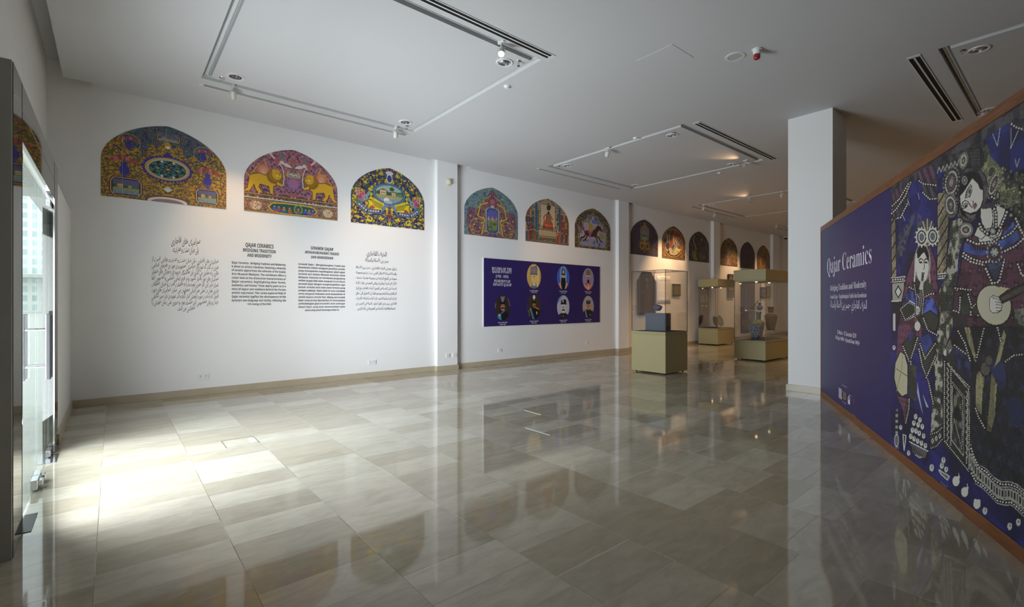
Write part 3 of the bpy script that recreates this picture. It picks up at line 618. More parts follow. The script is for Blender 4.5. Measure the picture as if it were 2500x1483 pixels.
def m2(x, y):
    a = Art(x, y, (160, 104, 126)); sy = .75
    a.arabesque([(30, .56, (74, 50, 84), 3), (34, .64, (176, 92, 74), 12)], [(17, 40, .22, (56, 40, 66), 4), (13, 30, .12, (206, 176, 170), 6)], [(21, .32, (150, 60, 70), (210, 190, 110), 5)], sym=sy, outline=(56, 40, 60))
    for s in (-1, 1):
        a.line([(sy+s*.62, .40), (sy+s*.66, .6), (sy+s*.55, .78), (sy+s*.42, .80), (sy+s*.46, .9)], .008, (190, 152, 60))
        a.ell(sy+s*.11, .86, .05, .028, (202, 186, 182), rot=s*20); a.ell(sy+s*.18, .89, .035, .03, (202, 186, 182)); a.ell(sy+s*.06, .845, .022, .022, (206, 188, 178)); a.ell(sy+s*.27, .93, .05, .04, (176, 70, 84), rot=-s*40); a.ell(sy+s*.20, .98, .035, .06, (110, 108, 110), rot=s*30)
        a.line([(sy+s*.3, .94), (sy+s*.36, 1.0), (sy+s*.34, 1.04)], .014, (202, 186, 182)); a.line([(sy+s*.05, .84), (sy+s*.02, .82)], .009, (202, 186, 182))
        lion(a, sy-s*.335, s)
    a.ell(sy, .80, .06, .03, (120, 90, 80)); a.star(sy, .55, .12, 8, (84, 96, 170), depth=.14); a.star(sy, .55, .095, 8, (176, 96, 104), depth=.14)
    for k in range(4): a.line([(sy-.06, .515+k*.022), (sy+.06, .515+k*.022)], .004, (90, 110, 176))
    a.poly([(sy-.1, .66), (sy+.1, .66), (sy+.12, .69), (sy+.1, .74), (sy-.1, .74), (sy-.12, .69)], (186, 150, 70)); a.poly([(sy-.085, .672), (sy+.085, .672), (sy+.085, .728), (sy-.085, .728)], (120, 126, 124))
    a.line([(sy-.07, .70), (sy-.03, .715), (sy, .69), (sy+.04, .715), (sy+.07, .69)], .005, WHT)
    m = y < .33; a.mask(m, (108, 82, 56)); a.arabesque([(40, .58, (70, 50, 60), 4)], [(20, 30, .2, (150, 116, 62), 3)], [(14, .33, (176, 96, 110), (220, 200, 180), 5)], sym=sy, m=(y < .33) & (y > .225), outline=(60, 44, 40))
    a.line([(0, .30), (1.5, .30)], .004, (186, 160, 96)); a.line([(0, .235), (1.5, .235)], .007, (206, 214, 200)); a.line([(0, .222), (1.5, .222)], .003, (70, 60, 50))
    a.arabesque([(26, .52, (150, 110, 70), 4), (40, .6, (90, 60, 90), 6)], [(16, 36, .2, (196, 176, 130), 3)], [(18, .34, (160, 60, 60), (220, 200, 180), 5)], sym=sy, m=y < .22, outline=(66, 50, 46))
    a.line([(0, .012), (1.5, .012)], .01, (150, 118, 50)); a.line([(0, .205), (1.5, .205)], .006, (150, 118, 50))
    for s in (-1, 1): a.ell(sy+s*.58, .11, .09, .075, (196, 180, 150)); a.arabesque([], [], [(40, .4, (150, 60, 60), (60, 90, 60), 5)], m=np.hypot((x-sy-s*.58)/.09, (y-.11)/.075) < 1)
    pts = [(.36, .11), (.42, .18), (.6, .195), (.9, .195), (1.08, .18), (1.14, .11), (1.08, .04), (.9, .02), (.6, .02), (.42, .04)]
    a.poly(pts, (44, 84, 76), edge=.008, ecol=(206, 172, 70))
    a.ell(.83, .115, .07, .085, (150, 160, 70)); a.ell(.83, .115, .055, .07, (52, 92, 74))
    for k, (fx, c1, c2) in enumerate(((.45, (60, 90, 170), (180, 80, 60)), (.52, (170, 70, 60), (60, 80, 150)), (.60, (176, 120, 60), (60, 90, 150)), (.69, (150, 110, 60), (180, 80, 60)), (.83, (176, 84, 60), (60, 100, 170)), (.95, (60, 96, 170), (60, 60, 120)), (1.01, (176, 90, 80), (60, 90, 150)), (1.07, (60, 90, 160), (180, 80, 60)))):
        a.ell(fx, .075, .028, .045, c1); a.ell(fx+.01, .05, .035, .02, c2); a.ell(fx, .13, .012, .014, (206, 170, 140)); a.ell(fx, .142, .013, .008, (60, 40, 40))
    return a.c
def m3(x, y):
    a = Art(x, y, (206, 186, 36)); sy = .75
    a.arabesque([(24, .54, (40, 44, 96), 5), (34, .62, (60, 84, 118), 7), (36, .68, (66, 104, 62), 9)], [(10, 36, .17, (34, 34, 58), 4)], [(15, .3, (150, 50, 40), (220, 180, 60), 5)], sym=sy, outline=(28, 28, 44))
    for s in (-1, 1):
        a.line([(sy+s*.03, .45), (sy+s*.2, .27), (sy+s*.45, .25), (sy+s*.6, .36), (sy+s*.55, .48)], .045, (104, 120, 150)); a.line([(sy+s*.2, .27), (sy+s*.45, .25), (sy+s*.6, .36)], .03, (36, 40, 66), dots=.05, dcol=(160, 172, 190))
        a.poly([(sy+s*.1, .44), (sy+s*.3, .5), (sy+s*.42, .42), (sy+s*.36, .3), (sy+s*.16, .3)], (206, 186, 40)); 
        for k in range(5): a.line([(sy+s*.14, .32+k*.02), (sy+s*(.3+.02*k), .36+k*.03)], .006, (60, 84, 44))
        a.star(sy+s*.34, .33, .05, 5, (156, 50, 44))
        for q, (dx, dy) in enumerate(((.52, .56), (.58, .5), (.62, .58), (.48, .5))): a.star(sy+s*dx, dy, .055, 6, [(190, 100, 116), (170, 80, 100), (206, 140, 150), (120, 150, 176)][q], depth=.15); a.star(sy+s*dx, dy, .025, 5, (150, 50, 60))
        a.ell(sy+s*.42, .58, .03, .06, (104, 150, 130), rot=s*30); a.ell(sy+s*.62, .42, .07, .025, (70, 110, 76), rot=s*20)
        for r in (.1, .07): a.ell(sy+s*.16, .12, r, r, None, ring=.16, rcol=(60, 78, 110) if r > .08 else (34, 34, 60))
        a.ell(sy+s*.42, .1, .1, .08, None, ring=.14, rcol=(44, 50, 90))
        a.line([(sy, .22), (sy+s*.2, .03), (sy+s*.44, .03)], .012, (52, 60, 100))
    a.ell(sy, .63, .34, .21, (52, 50, 110)); a.ell(sy, .63, .325, .2, (74, 130, 150)); a.ell(sy, .63, .3, .18, (40, 60, 84)); scene_view(a, sy, .63, .285, .17, (150, 172, 170), 6)
    a.ell(sy+.05, .73, .05, .04, (70, 84, 40)); a.ell(sy-.06, .5, .06, .05, (196, 200, 206)); a.ell(sy-.02, .47, .09, .03, (150, 162, 180))
    a.ell(sy, 1.04, .1, .05, (196, 190, 196), ring=.2, rcol=(80, 30, 40)); a.ell(sy, .93, .06, .09, (54, 60, 120), ring=.2, rcol=WHT); a.star(sy, .22, .05, 6, (156, 44, 40))
    return a.c
def m4(x, y):
    a = Art(x, y, (124, 92, 116)); sy = .76; far = np.hypot((x-sy)/.75, (y-.35)/.78)
    a.arabesque([(30, .55, (86, 62, 104), 4), (40, .62, (150, 100, 104), 8)], [(14, 30, .16, (60, 48, 70), 6)], [(26, .3, (150, 66, 60), (210, 180, 90), 5)], sym=sy, outline=(52, 40, 60))
    out = (far > .93) | ((y > .62) & (np.abs(x-sy) > .85-y*.75)); a.mask(out, (84, 124, 132)); a.arabesque([(26, .58, (60, 92, 120), 6)], [(13, 26, .14, (206, 210, 206), 3)], [(17, .3, (186, 160, 70), (150, 80, 60), 2)], sym=sy, m=out, outline=(52, 74, 90))
    for s in (-1, 1):
        for cx, cy, r in ((.26, .7, .1), (.33, .55, .13), (.42, .2, .2), (.42, .2, .12), (.16, .12, .08), (.2, .82, .07), (.6, .1, .1)): a.ell(sy+s*cx, cy, r, r, None, ring=.09, rcol=(176, 148, 56))
        a.line([(sy+s*.13, .78), (sy+s*.34, .7), (sy+s*.4, .45), (sy+s*.22, .38), (sy+s*.3, .05)], .014, (200, 168, 54)); a.line([(sy+s*.05, .95), (sy+s*.2, .86), (sy+s*.28, .72)], .012, (176, 140, 60))
        for k in range(9): a.ell(sy+s*(.2+.05*k), .12+.06*((k*5) % 7), .02, .02, (206, 176, 60))
    a.ell(sy, .80, .09, .08, (160, 80, 90)); a.star(sy, .82, .07, 7, (176, 110, 110)); a.ell(sy, .70, .05, .03, (176, 186, 190))
    def oc(k, c): a.poly([(sy-.17*k, .2-.05*k), (sy-.1*k, .13-.04*k), (sy+.1*k, .13-.04*k), (sy+.17*k, .2-.05*k), (sy+.17*k, .56+.05*k), (sy+.1*k, .62+.05*k), (sy-.1*k, .62+.05*k), (sy-.17*k, .56+.05*k)], c)
    oc(1.2, (150, 100, 84)); oc(1.08, (176, 196, 200)); oc(.98, (60, 84, 130))
    i = a.poly([(sy-.14, .2), (sy-.09, .14), (sy+.09, .14), (sy+.14, .2), (sy+.14, .56), (sy+.09, .62), (sy-.09, .62), (sy-.14, .56)], (96, 92, 156))
    u, v = (x[i]-sy)/.14, (y[i]-.38)/.24; n = fbm(u*3+4, v*3, 3); a.put(i[v < .45-.35*np.abs(np.sin(u*4))], (170, 150, 150)); a.put(i[v < .25-.3*np.abs(np.sin(u*3+1))], (176, 106, 74)); a.put(i[v < -.1+.2*n], (120, 130, 74)); a.put(i[(v < -.2) & (n > .55)], (70, 96, 66))
    return a.c
def figure(a, x, y, h, robe, skin=(196, 158, 120), hat=(60, 50, 50)):
    a.poly([(x-.16*h, y), (x+.16*h, y), (x+.12*h, y+.55*h), (x+.07*h, y+.78*h), (x-.07*h, y+.78*h), (x-.12*h, y+.55*h)], robe, edge=.003, ecol=(50, 38, 34)); a.ell(x, y+.86*h, .055*h, .07*h, skin); a.poly([(x-.06*h, y+.9*h), (x+.06*h, y+.9*h), (x+.03*h, y+1.04*h), (x-.03*h, y+1.04*h)], hat); a.line([(x-.07*h, y+.7*h), (x, y+.5*h), (x+.08*h, y+.68*h)], .003, (60, 40, 40))
def m5(x, y):
    a = Art(x, y, (170, 150, 118)); a.arabesque([(30, .62, (96, 80, 66), 4), (44, .66, (140, 108, 84), 8)], [(16, 26, .1, (90, 72, 62), 6)], [])
    R = np.random.RandomState(4)
    for row, yy in enumerate((.56, .38, .2, .02)):
        for k in range(6):
            for s in (-1, 1): figure(a, .75+s*(.36+k*.075), yy+R.rand()*.04, .24+R.rand()*.06, [(150, 78, 58), (110, 84, 60), (70, 90, 104), (170, 120, 90), (84, 70, 64), (150, 60, 50), (180, 150, 110)][R.randint(7)])
    for px0 in (.3, 1.12): a.line([(px0+.05, .30), (px0+.05, .96)], .042, (44, 94, 124)); a.line([(px0+.05, .30), (px0+.05, .96)], .036, (70, 128, 150), dots=.055, dcol=(34, 70, 96))
    a.poly([(.5, .42), (1.0, .42), (1.0, .98), (.5, .98)], (190, 174, 146), edge=.006, ecol=(100, 80, 62))
    for k in range(9): a.line([(.5, .45+k*.06), (1.0, .45+k*.06)], .002, (140, 118, 92))
    a.poly([(.56, .36), (.94, .36), (.9, .56), (.6, .56)], (104, 70, 56)); a.ell(.76, .5, .17, .09, (176, 74, 54)); a.ell(.70, .5, .07, .08, (196, 92, 62)); a.ell(.84, .5, .06, .08, (186, 84, 60)); a.poly([(.66, .5), (.88, .5), (.84, .76), (.70, .76)], (140, 92, 64), edge=.004, ecol=(60, 40, 36)); a.line([(.7, .74), (.6, .66), (.62, .58)], .02, (150, 100, 70)); a.line([(.84, .72), (.92, .62)], .02, (150, 100, 70))
    a.ell(.77, .82, .045, .055, (196, 156, 124)); a.ell(.77, .785, .035, .04, (50, 38, 34)); a.poly([(.72, .85), (.82, .85), (.86, .95), (.77, 1.0), (.70, .93)], (60, 46, 44))
    a.poly([(.42, .06), (1.06, .06), (1.06, .34), (.42, .34)], (178, 160, 128), edge=.008, ecol=(80, 62, 48))
    for k in range(10): a.line([(.46+k*.063, .14), (.46+k*.063, .32)], .006, (120, 96, 70)); a.ell(.46+k*.063, .33, .014, .014, (96, 70, 50))
    a.poly([(.44, .07), (1.04, .07), (1.04, .14), (.44, .14)], (96, 84, 62)); a.line([(.44, .17), (1.04, .17)], .012, (70, 56, 96), dots=.04, dcol=(170, 140, 90)); a.line([(0, .02), (1.5, .02)], .02, (110, 96, 90)); figure(a, 1.16, .02, .36, (176, 84, 66)); figure(a, .3, .02, .34, (120, 90, 66))
    return a.c
def m6(x, y):
    a = Art(x, y, (48, 34, 78)); a.arabesque([(22, .60, (150, 140, 40), 4), (30, .66, (120, 50, 60), 6)], [(13, 26, .14, (176, 164, 50), 6)], [(17, .3, (150, 140, 60), (80, 30, 60), 5)], sym=.74, outline=(30, 24, 50))
    def fr(k): return [(.74+q*(1-k), .06+(p-.06)*(1-k*.6)) for q, p in ((-.56, .06), (-.6, .3), (-.58, .58), (-.46, .62), (-.46, .72), (-.3, .78), (-.24, .92), (-.08, .94), (0, 1.04), (.08, .94), (.24, .92), (.3, .78), (.46, .72), (.46, .62), (.58, .58), (.6, .3), (.56, .06))]
    a.poly(fr(0), (196, 176, 60)); a.poly(fr(.03), (44, 60, 110)); a.poly(fr(.07), (120, 168, 160)); i = a.poly(fr(.1), (176, 156, 164))
    v = y[i]; n = fbm(x[i]*9, v*9, 4); a.put(i[v > .72], (110, 116, 170)); a.put(i[(v > .8+.08*n)], (70, 80, 160)); a.put(i[v < .28], (150, 140, 170)); a.put(i[(v < .2) & (n > .5)], (110, 130, 160)); a.put(i[(v < .24) & (n > .62)], (84, 110, 84))
    for q, p, r in ((.3, .6, .1), (1.2, .6, .1), (.22, .5, .08), (1.05, .62, .06)): a.poly([(q-r, p-.1), (q+r, p-.1), (q+.3*r, p+.09), (q-.2*r, p+.06)], (130, 100, 122))
    a.poly([(.98, .3), (1.25, .3), (1.22, .46), (1.02, .5)], (150, 146, 100)); HB = (70, 48, 38)
    a.ell(.62, .42, .24, .085, HB, rot=-4); a.ell(.82, .46, .1, .1, HB); a.poly([(.8, .5), (.9, .44), (1.0, .56), (1.06, .6), (1.02, .66), (.94, .68), (.86, .62)], HB); a.poly([(.96, .64), (1.0, .58), (1.13, .52), (1.14, .56), (1.04, .68)], HB); a.line([(.97, .68), (.98, .73)], .012, HB)
    for P_ in ([(.44, .4), (.36, .3), (.25, .28), (.22, .2)], [(.5, .36), (.42, .24), (.34, .2)], [(.84, .4), (.98, .34), (1.06, .26), (1.12, .22)], [(.8, .38), (.9, .3), (.92, .2)]): a.line(P_, .024, HB)
    a.line([(.4, .46), (.3, .54), (.2, .66), (.26, .7), (.22, .6)], .014, (56, 38, 34)); a.ell(.62, .48, .1, .06, (170, 80, 140)); a.poly([(.58, .48), (.72, .48), (.70, .68), (.58, .7)], (176, 150, 60), edge=.003, ecol=(70, 50, 40)); a.line([(.6, .66), (.52, .74), (.54, .84)], .018, (176, 150, 60)); a.line([(.7, .64), (.8, .6)], .018, (176, 150, 60)); a.ell(.65, .75, .035, .04, (200, 160, 120)); a.ell(.65, .79, .04, .025, (190, 170, 80)); a.poly([(.6, .46), (.68, .46), (.62, .3), (.56, .32)], (170, 90, 150))
    a.star(.74, .87, .07, 10, (190, 170, 110))
    return a.c
def m7(x, y):
    a = Art(x, y, (42, 44, 92)); a.arabesque([(26, .60, (64, 72, 88), 4), (36, .64, (86, 84, 60), 6)], [(14, 28, .14, (36, 34, 58), 6)], [(22, .3, (120, 60, 60), (150, 130, 60), 5), (27, .26, (160, 130, 50), (60, 50, 90), 8)], sym=.75, outline=(28, 28, 56))
    a.poly([(.53, .5), (.97, .5), (.97, .82), (.89, .92), (.75, .98), (.61, .92), (.53, .82)], (160, 116, 50)); a.poly([(.58, .46), (.92, .46), (.92, .82), (.84, .9), (.66, .9), (.58, .82)], (110, 116, 138))
    scene_view(a, .75, .62, .15, .17, (120, 122, 150), 4, houses=False)
    for s in (-1, 1):
        for r in (.13, .08): a.ell(.75+s*.15, .3, r, r, None, ring=.3, rcol=(176, 130, 40))
        a.line([(.75+s*.27, .4), (.75+s*.2, .55), (.75+s*.23, .8)], .016, (160, 120, 50)); a.star(.75+s*.2, .86, .06, 5, (150, 96, 80))
    a.star(.75, 1.0, .06, 4, (176, 140, 50)); a.star(.75, .4, .08, 5, (186, 150, 50)); a.line([(.75, .12), (.75, .2)], .03, (150, 130, 70))
    return a.c
def m8(x, y):
    a = Art(x, y, (104, 60, 56)); a.arabesque([(26, .58, (60, 54, 60), 4), (34, .62, (150, 130, 100), 6)], [(14, 28, .14, (50, 36, 40), 6)], [(20, .3, (190, 170, 90), (150, 50, 50), 5)], sym=.7, outline=(44, 30, 34))
    a.ell(.7, .56, .70, .53, (58, 48, 26)); a.ell(.7, .56, .67, .505, (176, 136, 40)); a.ell(.7, .56, .63, .47, (40, 30, 28)); i, u, v = a._ell(.7, .58, .6, .45, 0); k = np.hypot(u, v) <= 1; n = fbm(u*4, v*4, 5); n2 = fbm(u*6+4, v*3, 9)
    a.put(i[k], (130, 104, 98)); a.put(i[k & (n > .5)], (76, 84, 88)); a.put(i[k & (n2 > .58)], (150, 70, 56)); a.put(i[k & (v < -.45)], (176, 160, 140)); a.put(i[k & (n > .62)], (60, 50, 50))
    a.ell(.86, .86, .2, .08, (150, 60, 48), rot=-15)
    for q in range(6): a.line([(.3+q*.15, .82-abs(q-2.5)*.02), (.33+q*.13, .66), (.30+q*.16, .52)], .022, [(196, 190, 174), (186, 170, 60), (150, 84, 60)][q % 3])
    a.ell(.34, .42, .12, .11, (52, 46, 74)); a.ell(.66, .55, .05, .11, (176, 84, 60)); a.poly([(.6, .28), (.8, .5), (.98, .5), (.74, .24)], (90, 130, 150)); a.line([(.58, .36), (.7, .24), (.92, .42)], .022, (190, 160, 40)); a.poly([(.92, .42), (1.14, .34), (1.12, .26), (.9, .34)], (196, 176, 50)); a.ell(.72, .7, .06, .07, (190, 176, 160)); a.star(.78, .16, .05, 5, (190, 170, 60))
    return a.c
def m9(x, y):
    a = Art(x, y, (54, 50, 58)); a.arabesque([(9, .56, (74, 72, 62), 4), (14, .66, (96, 86, 70), 6)], [(7, 20, .1, (40, 36, 46), 6)], [])
    a.line([(.36, .95), (.34, .72), (.42, .62), (.52, .5), (.5, .4)], .045, (118, 106, 84)); a.line([(.34, .74), (.42, .62), (.5, .46)], .02, (160, 146, 92)); a.ell(.38, .26, .16, .14, (128, 116, 62)); a.poly([(.26, .14), (.44, .32), (.62, .06), (.5, .02)], (140, 124, 60)); a.ell(.92, .84, .1, .06, (128, 118, 92)); a.line([(.95, .82), (.9, .6), (.96, .4)], .04, (84, 72, 56)); a.ell(.86, .22, .16, .16, (94, 90, 74)); a.ell(1.1, .18, .12, .1, (110, 96, 60)); a.line([(.2, .6), (.26, .5), (.22, .4)], .03, (104, 92, 70))
    return a.c
def mdark(base, spots, seed):
    def f(x, y):
        a = Art(x, y, base); a.arabesque([(16, .56, tuple(int(v*.6) for v in base), seed), (22, .62, spots[0], seed+2), (26, .68, spots[1], seed+4)], [(12, 26, .16, tuple(int(v*.45) for v in base), seed+3)], [(17, .3, spots[2], spots[0], seed)], sym=.66)
        return a.c
    return f
def m10(x, y):
    c = mdark((104, 88, 60), [(150, 132, 60), (80, 104, 90), (150, 72, 56)], 5)(x, y); a = Art(x, y, 0); a.c = c
    a.ell(.66, .62, .14, .12, (140, 128, 50)); a.line([(.66, .5), (.6, .4), (.68, .3)], .05, (120, 124, 150))
    for k in range(5): a.line([(.5+.02*k, .06+.05*k), (.85-.02*k, .06+.05*k)], .012, (176, 168, 140))
    for s in (-1, 1): a.line([(.66+s*.25, .04), (.66+s*.2, .4)], .04, (150, 76, 50))
    return c
def m11(x, y): return mdark((62, 50, 54), [(80, 60, 60), (60, 66, 96), (110, 60, 54)], 11)(x, y)
def m12(x, y):
    c = mdark((122, 92, 48), [(160, 124, 60), (84, 92, 74), (150, 90, 50)], 15)(x, y); a = Art(x, y, 0); a.c = c
    a.poly([(.3, .55), (.95, .55), (.95, .62), (.3, .62)], (96, 64, 36)); a.poly([(.48, .28), (.85, .28), (.8, .52), (.52, .52)], (104, 66, 54)); a.line([(.4, .05), (.4, .5)], .05, (150, 124, 56)); a.line([(.9, .05), (.9, .5)], .04, (140, 100, 50))
    return c
MUR = [(246.5, 552, 478.6, 511.2, 308, 386, m1, 380, 'yellow arched tile mural with a dark turquoise oval, first from the entrance'), (595.5, 823, 515.6, 539.2, 366.5, 438, m2, 360, 'pinkish arched tile mural with two golden lions and suns, second from the entrance'),
       (856.5, 1034.8, 543.8, 562.3, 411, 476, m3, 320, 'bright yellow and blue arched tile mural with an oval landscape, left of the first pillar'), (1133, 1263, 573.7, 585.7, 459, 510, m4, 260, 'teal and mauve arched mural with a small upright landscape, right of the first pillar'),
       (1282.6, 1387.6, 588.9, 600.9, 486, 534, m5, 230, 'sepia arched mural of an enthroned figure between blue columns, above the banner'), (1403, 1489.3, 603.6, 614, 510, 553, m6, 200, 'arched mural of a rider on a dark horse, left of the second pillar'),
       (1539.2, 1605.8, 620, 628.6, 537, 575, m7, 150, 'dark blue arched mural with yellow scrolls, above the dark painting'), (1616, 1672, 630, 637, 553.7, 588, m8, 140, 'arched mural with a golden round rim and red drapery, above the white text sheet'),
       (1681.6, 1730.5, 637.3, 642.9, 566, 599, m9, 120, 'dark grey-brown arched mural left of the third pillar'), (1759, 1800, 648, 652.2, 582, 612, m10, 100, 'olive and rust arched mural just right of the third pillar'),
       (1807, 1842, 655, 658, 591.4, 620, m11, 90, 'darkest arched mural, above the vase case'), (1848, 1879, 659, 662, 600, 627, m12, 90, 'brown gold arched mural farthest from the entrance')]
for (xa, xb, ya, yb, yt, ys_, fn, res, lab) in MUR:
    X0, Z0 = W(xa, ya); X1, Z1 = W(xb, yb); Z0 = (Z0+Z1)/2; w = X1-X0; H_ = W((xa+xb)/2, yt)[1]-Z0; s_ = W(xa, ys_)[1]-Z0
    sx = 1.5/w; sz = 1.14/H_
    o = grid_panel('arched_mural', w, arch(H_, s_), res, int(res*.85), (lambda q, sx=sx, sz=sz, fn=fn: (lambda x, z: fn(x*sx, z*sz)))(0), printM, loc=(X0, YM, Z0), th=.008)
    tag(o, lab, 'mural', 'arched tile murals')
# ------------------------------------------------------------------ rulers banner
BX0, BX1, BZ0, BZ1 = 6.385, 10.389, .879, 2.424
ban = thing('history_banner', 'wide dark purple banner with seven oval portraits on the wall past the first pillar', 'banner', (BX0, YM, BZ0)); bw, bh = BX1-BX0, BZ1-BZ0
bx('panel', mat('banner_purple', (42, 28, 92), .55), 0, bw, -.02, -.001, 0, bh, ban); bx('edge_border', plasticM, -.014, bw+.006, -.016, 0, -.006, bh+.006, ban)
def bpx(px, py): x, z = W(1160+px/7.06, 610+py/7.06); return x-BX0, z-BZ0
PRT = []
def bgd(a, c): a.c[:] = c
def head(a, skin, y0=.0, rx=.27, ry=.3): a.ell(0, y0, rx, ry, skin); a.ell(-.1, y0+.05, .045, .025, (40, 28, 26)); a.ell(.1, y0+.05, .045, .025, (40, 28, 26)); a.line([(-.17, y0+.12), (-.04, y0+.13)], .018, (50, 36, 30)); a.line([(.04, y0+.13), (.17, y0+.12)], .018, (50, 36, 30)); a.line([(0, y0+.06), (.03, y0-.05)], .016, tuple(int(v*.7) for v in skin)); a.line([(-.07, y0-.14), (.07, y0-.14)], .018, (120, 60, 50))
def p1(a): bgd(a, (196, 166, 92)); a.line([(.45, -1), (.62, .9)], .1, (216, 196, 130)); a.line([(-.7, -.6), (-.45, .9)], .08, (176, 146, 96)); a.poly([(-.5, -1), (.5, -1), (.25, -.5), (-.25, -.5)], (84, 110, 130)); a.ell(0, -.62, .25, .18, (202, 178, 150)); head(a, (214, 184, 120), -.12, .36, .42); a.poly([(-.46, .16), (.46, .16), (.5, .68), (.2, .8), (-.42, .72)], (116, 120, 140), edge=.02, ecol=(60, 56, 60)); a.line([(-.45, .18), (.45, .18)], .06, (90, 90, 104)); a.star(0, .45, .09, 4, (170, 150, 60)); a.ell(.3, .8, .1, .08, (170, 40, 40))
def p2(a): bgd(a, (60, 96, 190)); a.ell(0, .2, .55, .9, (120, 160, 216)); a.poly([(-.8, -1), (.8, -1), (.75, -.5), (.3, -.3), (-.3, -.3), (-.75, -.5)], (190, 160, 150)); a.poly([(-.75, -1), (-.45, -1), (-.7, -.5)], (176, 30, 44)); a.poly([(.75, -1), (.45, -1), (.7, -.5)], (176, 30, 44)); head(a, (216, 172, 120), .1, .25, .26); a.poly([(-.3, .02), (.3, .02), (.4, -.5), (.2, -1), (-.2, -1), (-.4, -.5)], (20, 18, 26)); a.ell(0, .02, .12, .04, (216, 172, 120)); a.poly([(-.3, .26), (.3, .26), (.34, .62), (.2, .82), (0, .74), (-.2, .84), (-.34, .62)], (74, 90, 116)); a.star(0, .5, .16, 6, (190, 196, 206)); a.line([(-.3, .3), (.3, .3)], .05, (40, 44, 70)); a.line([(-.05, .75), (-.12, .95)], .05, (50, 40, 50))
def p3(a): bgd(a, (150, 140, 176)); a.poly([(-.9, -1), (.9, -1), (.7, -.5), (.25, -.28), (-.25, -.28), (-.7, -.5)], (190, 90, 100)); a.line([(-.6, -.6), (0, -.9), (.6, -.5)], .07, (206, 180, 160)); a.line([(0, -.3), (0, -1)], .09, (226, 200, 170)); head(a, (190, 150, 140), .04, .25, .26); a.ell(0, -.22, .2, .2, (30, 22, 26)); a.poly([(-.3, .24), (.3, .24), (.36, .75), (0, .92), (-.36, .75)], (120, 106, 56)); a.line([(-.3, .28), (.3, .28)], .05, (206, 196, 190)); a.star(-.1, .6, .14, 5, (170, 60, 50)); a.star(.12, .7, .1, 5, (190, 170, 70))
def p4(a): bgd(a, (50, 38, 34)); a.poly([(-.8, -1), (.9, -1), (.7, -.4), (.3, -.22), (-.25, -.2), (-.6, -.5)], (20, 18, 20)); a.poly([(-.75, -1), (-.15, -1), (-.25, -.45), (-.62, -.5)], (60, 130, 150)); a.star(-.4, -.6, .12, 6, (190, 196, 190)); a.poly([(-.25, -.4), (.35, -.15), (.38, -.25), (-.1, -.5)], (96, 90, 110)); head(a, (180, 120, 90), .02, .27, .3); a.line([(-.2, -.06), (.2, -.06)], .05, (40, 24, 20)); a.poly([(-.35, .2), (.35, .24), (.33, .48), (-.32, .46)], (20, 16, 18)); a.poly([(-.1, .4), (.08, .4), (.3, .85), (0, .8), (-.3, .85)], (120, 120, 150)); a.line([(-.97, 0), (-.9, .3)], .03, (150, 150, 150)); a.line([(.7, .7), (.97, .1)], .02, (176, 170, 160))
def p5(a): bgd(a, (58, 48, 40)); a.poly([(-.9, -1), (.9, -1), (.75, -.25), (.3, -.05), (-.3, -.05), (-.75, -.25)], (24, 20, 20)); a.line([(-.5, -.2), (-.05, -1)], .12, (90, 140, 176)); a.line([(-.45, -.25), (-.02, -.95)], .03, (40, 50, 80)); a.line([(-.75, -.3), (-.6, -.95)], .04, (176, 130, 50)); a.line([(.2, -.05), (.7, -.18)], .05, (176, 130, 60)); a.ell(.4, -.5, .08, .14, (190, 180, 160)); head(a, (170, 120, 80), .16, .22, .24); a.line([(-.14, .06), (.14, .06)], .05, (96, 70, 50)); a.poly([(-.28, .3), (.28, .3), (.24, .5), (-.24, .5)], (24, 18, 20)); a.line([(0, .5), (0, .62)], .03, WHT); a.ell(0, .78, .18, .17, (210, 206, 196))
def p6(a): bgd(a, (176, 180, 200)); a.poly([(-1, .2), (0, 1), (1, .8), (1, 1), (-1, 1)], (120, 140, 190)); a.poly([(-.9, -1), (.9, -1), (.7, -.65), (.25, -.5), (-.25, -.5), (-.7, -.65)], (34, 32, 34)); a.ell(0, -.8, .04, .04, WHT); a.ell(-.3, -.75, .05, .04, (150, 130, 80)); head(a, (206, 202, 204), -.12, .38, .44); a.line([(-.2, -.3), (0, -.24), (.2, -.3)], .06, (30, 28, 30)); a.ell(-.14, -.03, .12, .07, None, ring=.25, rcol=(60, 60, 60)); a.ell(.14, -.03, .12, .07, None, ring=.25, rcol=(60, 60, 60)); a.poly([(-.42, .2), (.5, .2), (.45, .62), (.1, .66), (-.36, .56)], (34, 32, 36)); a.ell(-.05, .5, .09, .14, (190, 186, 190))
def p7(a): bgd(a, (168, 160, 160)); a.poly([(-.95, -1), (.95, -1), (.85, -.4), (.3, -.22), (-.3, -.22), (-.85, -.4)], (30, 28, 34)); a.line([(-.85, -.36), (-.4, -.25)], .06, (190, 110, 60)); a.line([(.85, -.36), (.4, -.25)], .06, (190, 110, 60)); a.line([(-.5, -.4), (-.25, -1)], .12, (96, 130, 190)); a.ell(.35, -.72, .1, .08, (150, 140, 110)); head(a, (196, 130, 96), .05, .3, .34); a.poly([(-.34, .26), (.34, .26), (.4, .62), (.1, .52), (0, .66), (-.12, .52), (-.38, .6)], (34, 30, 30)); a.star(0, .46, .08, 5, (150, 150, 150))
CAP = ['Aqa Mohammed Khan|(r.1785 - 1797)', 'Fath-ali Shah|(r.1797 - 1834)', 'Mohammed Shah|(r.1834 - 1848)', 'Naser al-Din Shah|(r.1848 - 1896)', 'Mozaffar ad-Din Shah|(r.1896 - 1907)', 'Mohammed Ali Shah|(r.1907 - 1909)', 'Ahmad Shah|(r.1909 - 1925)']
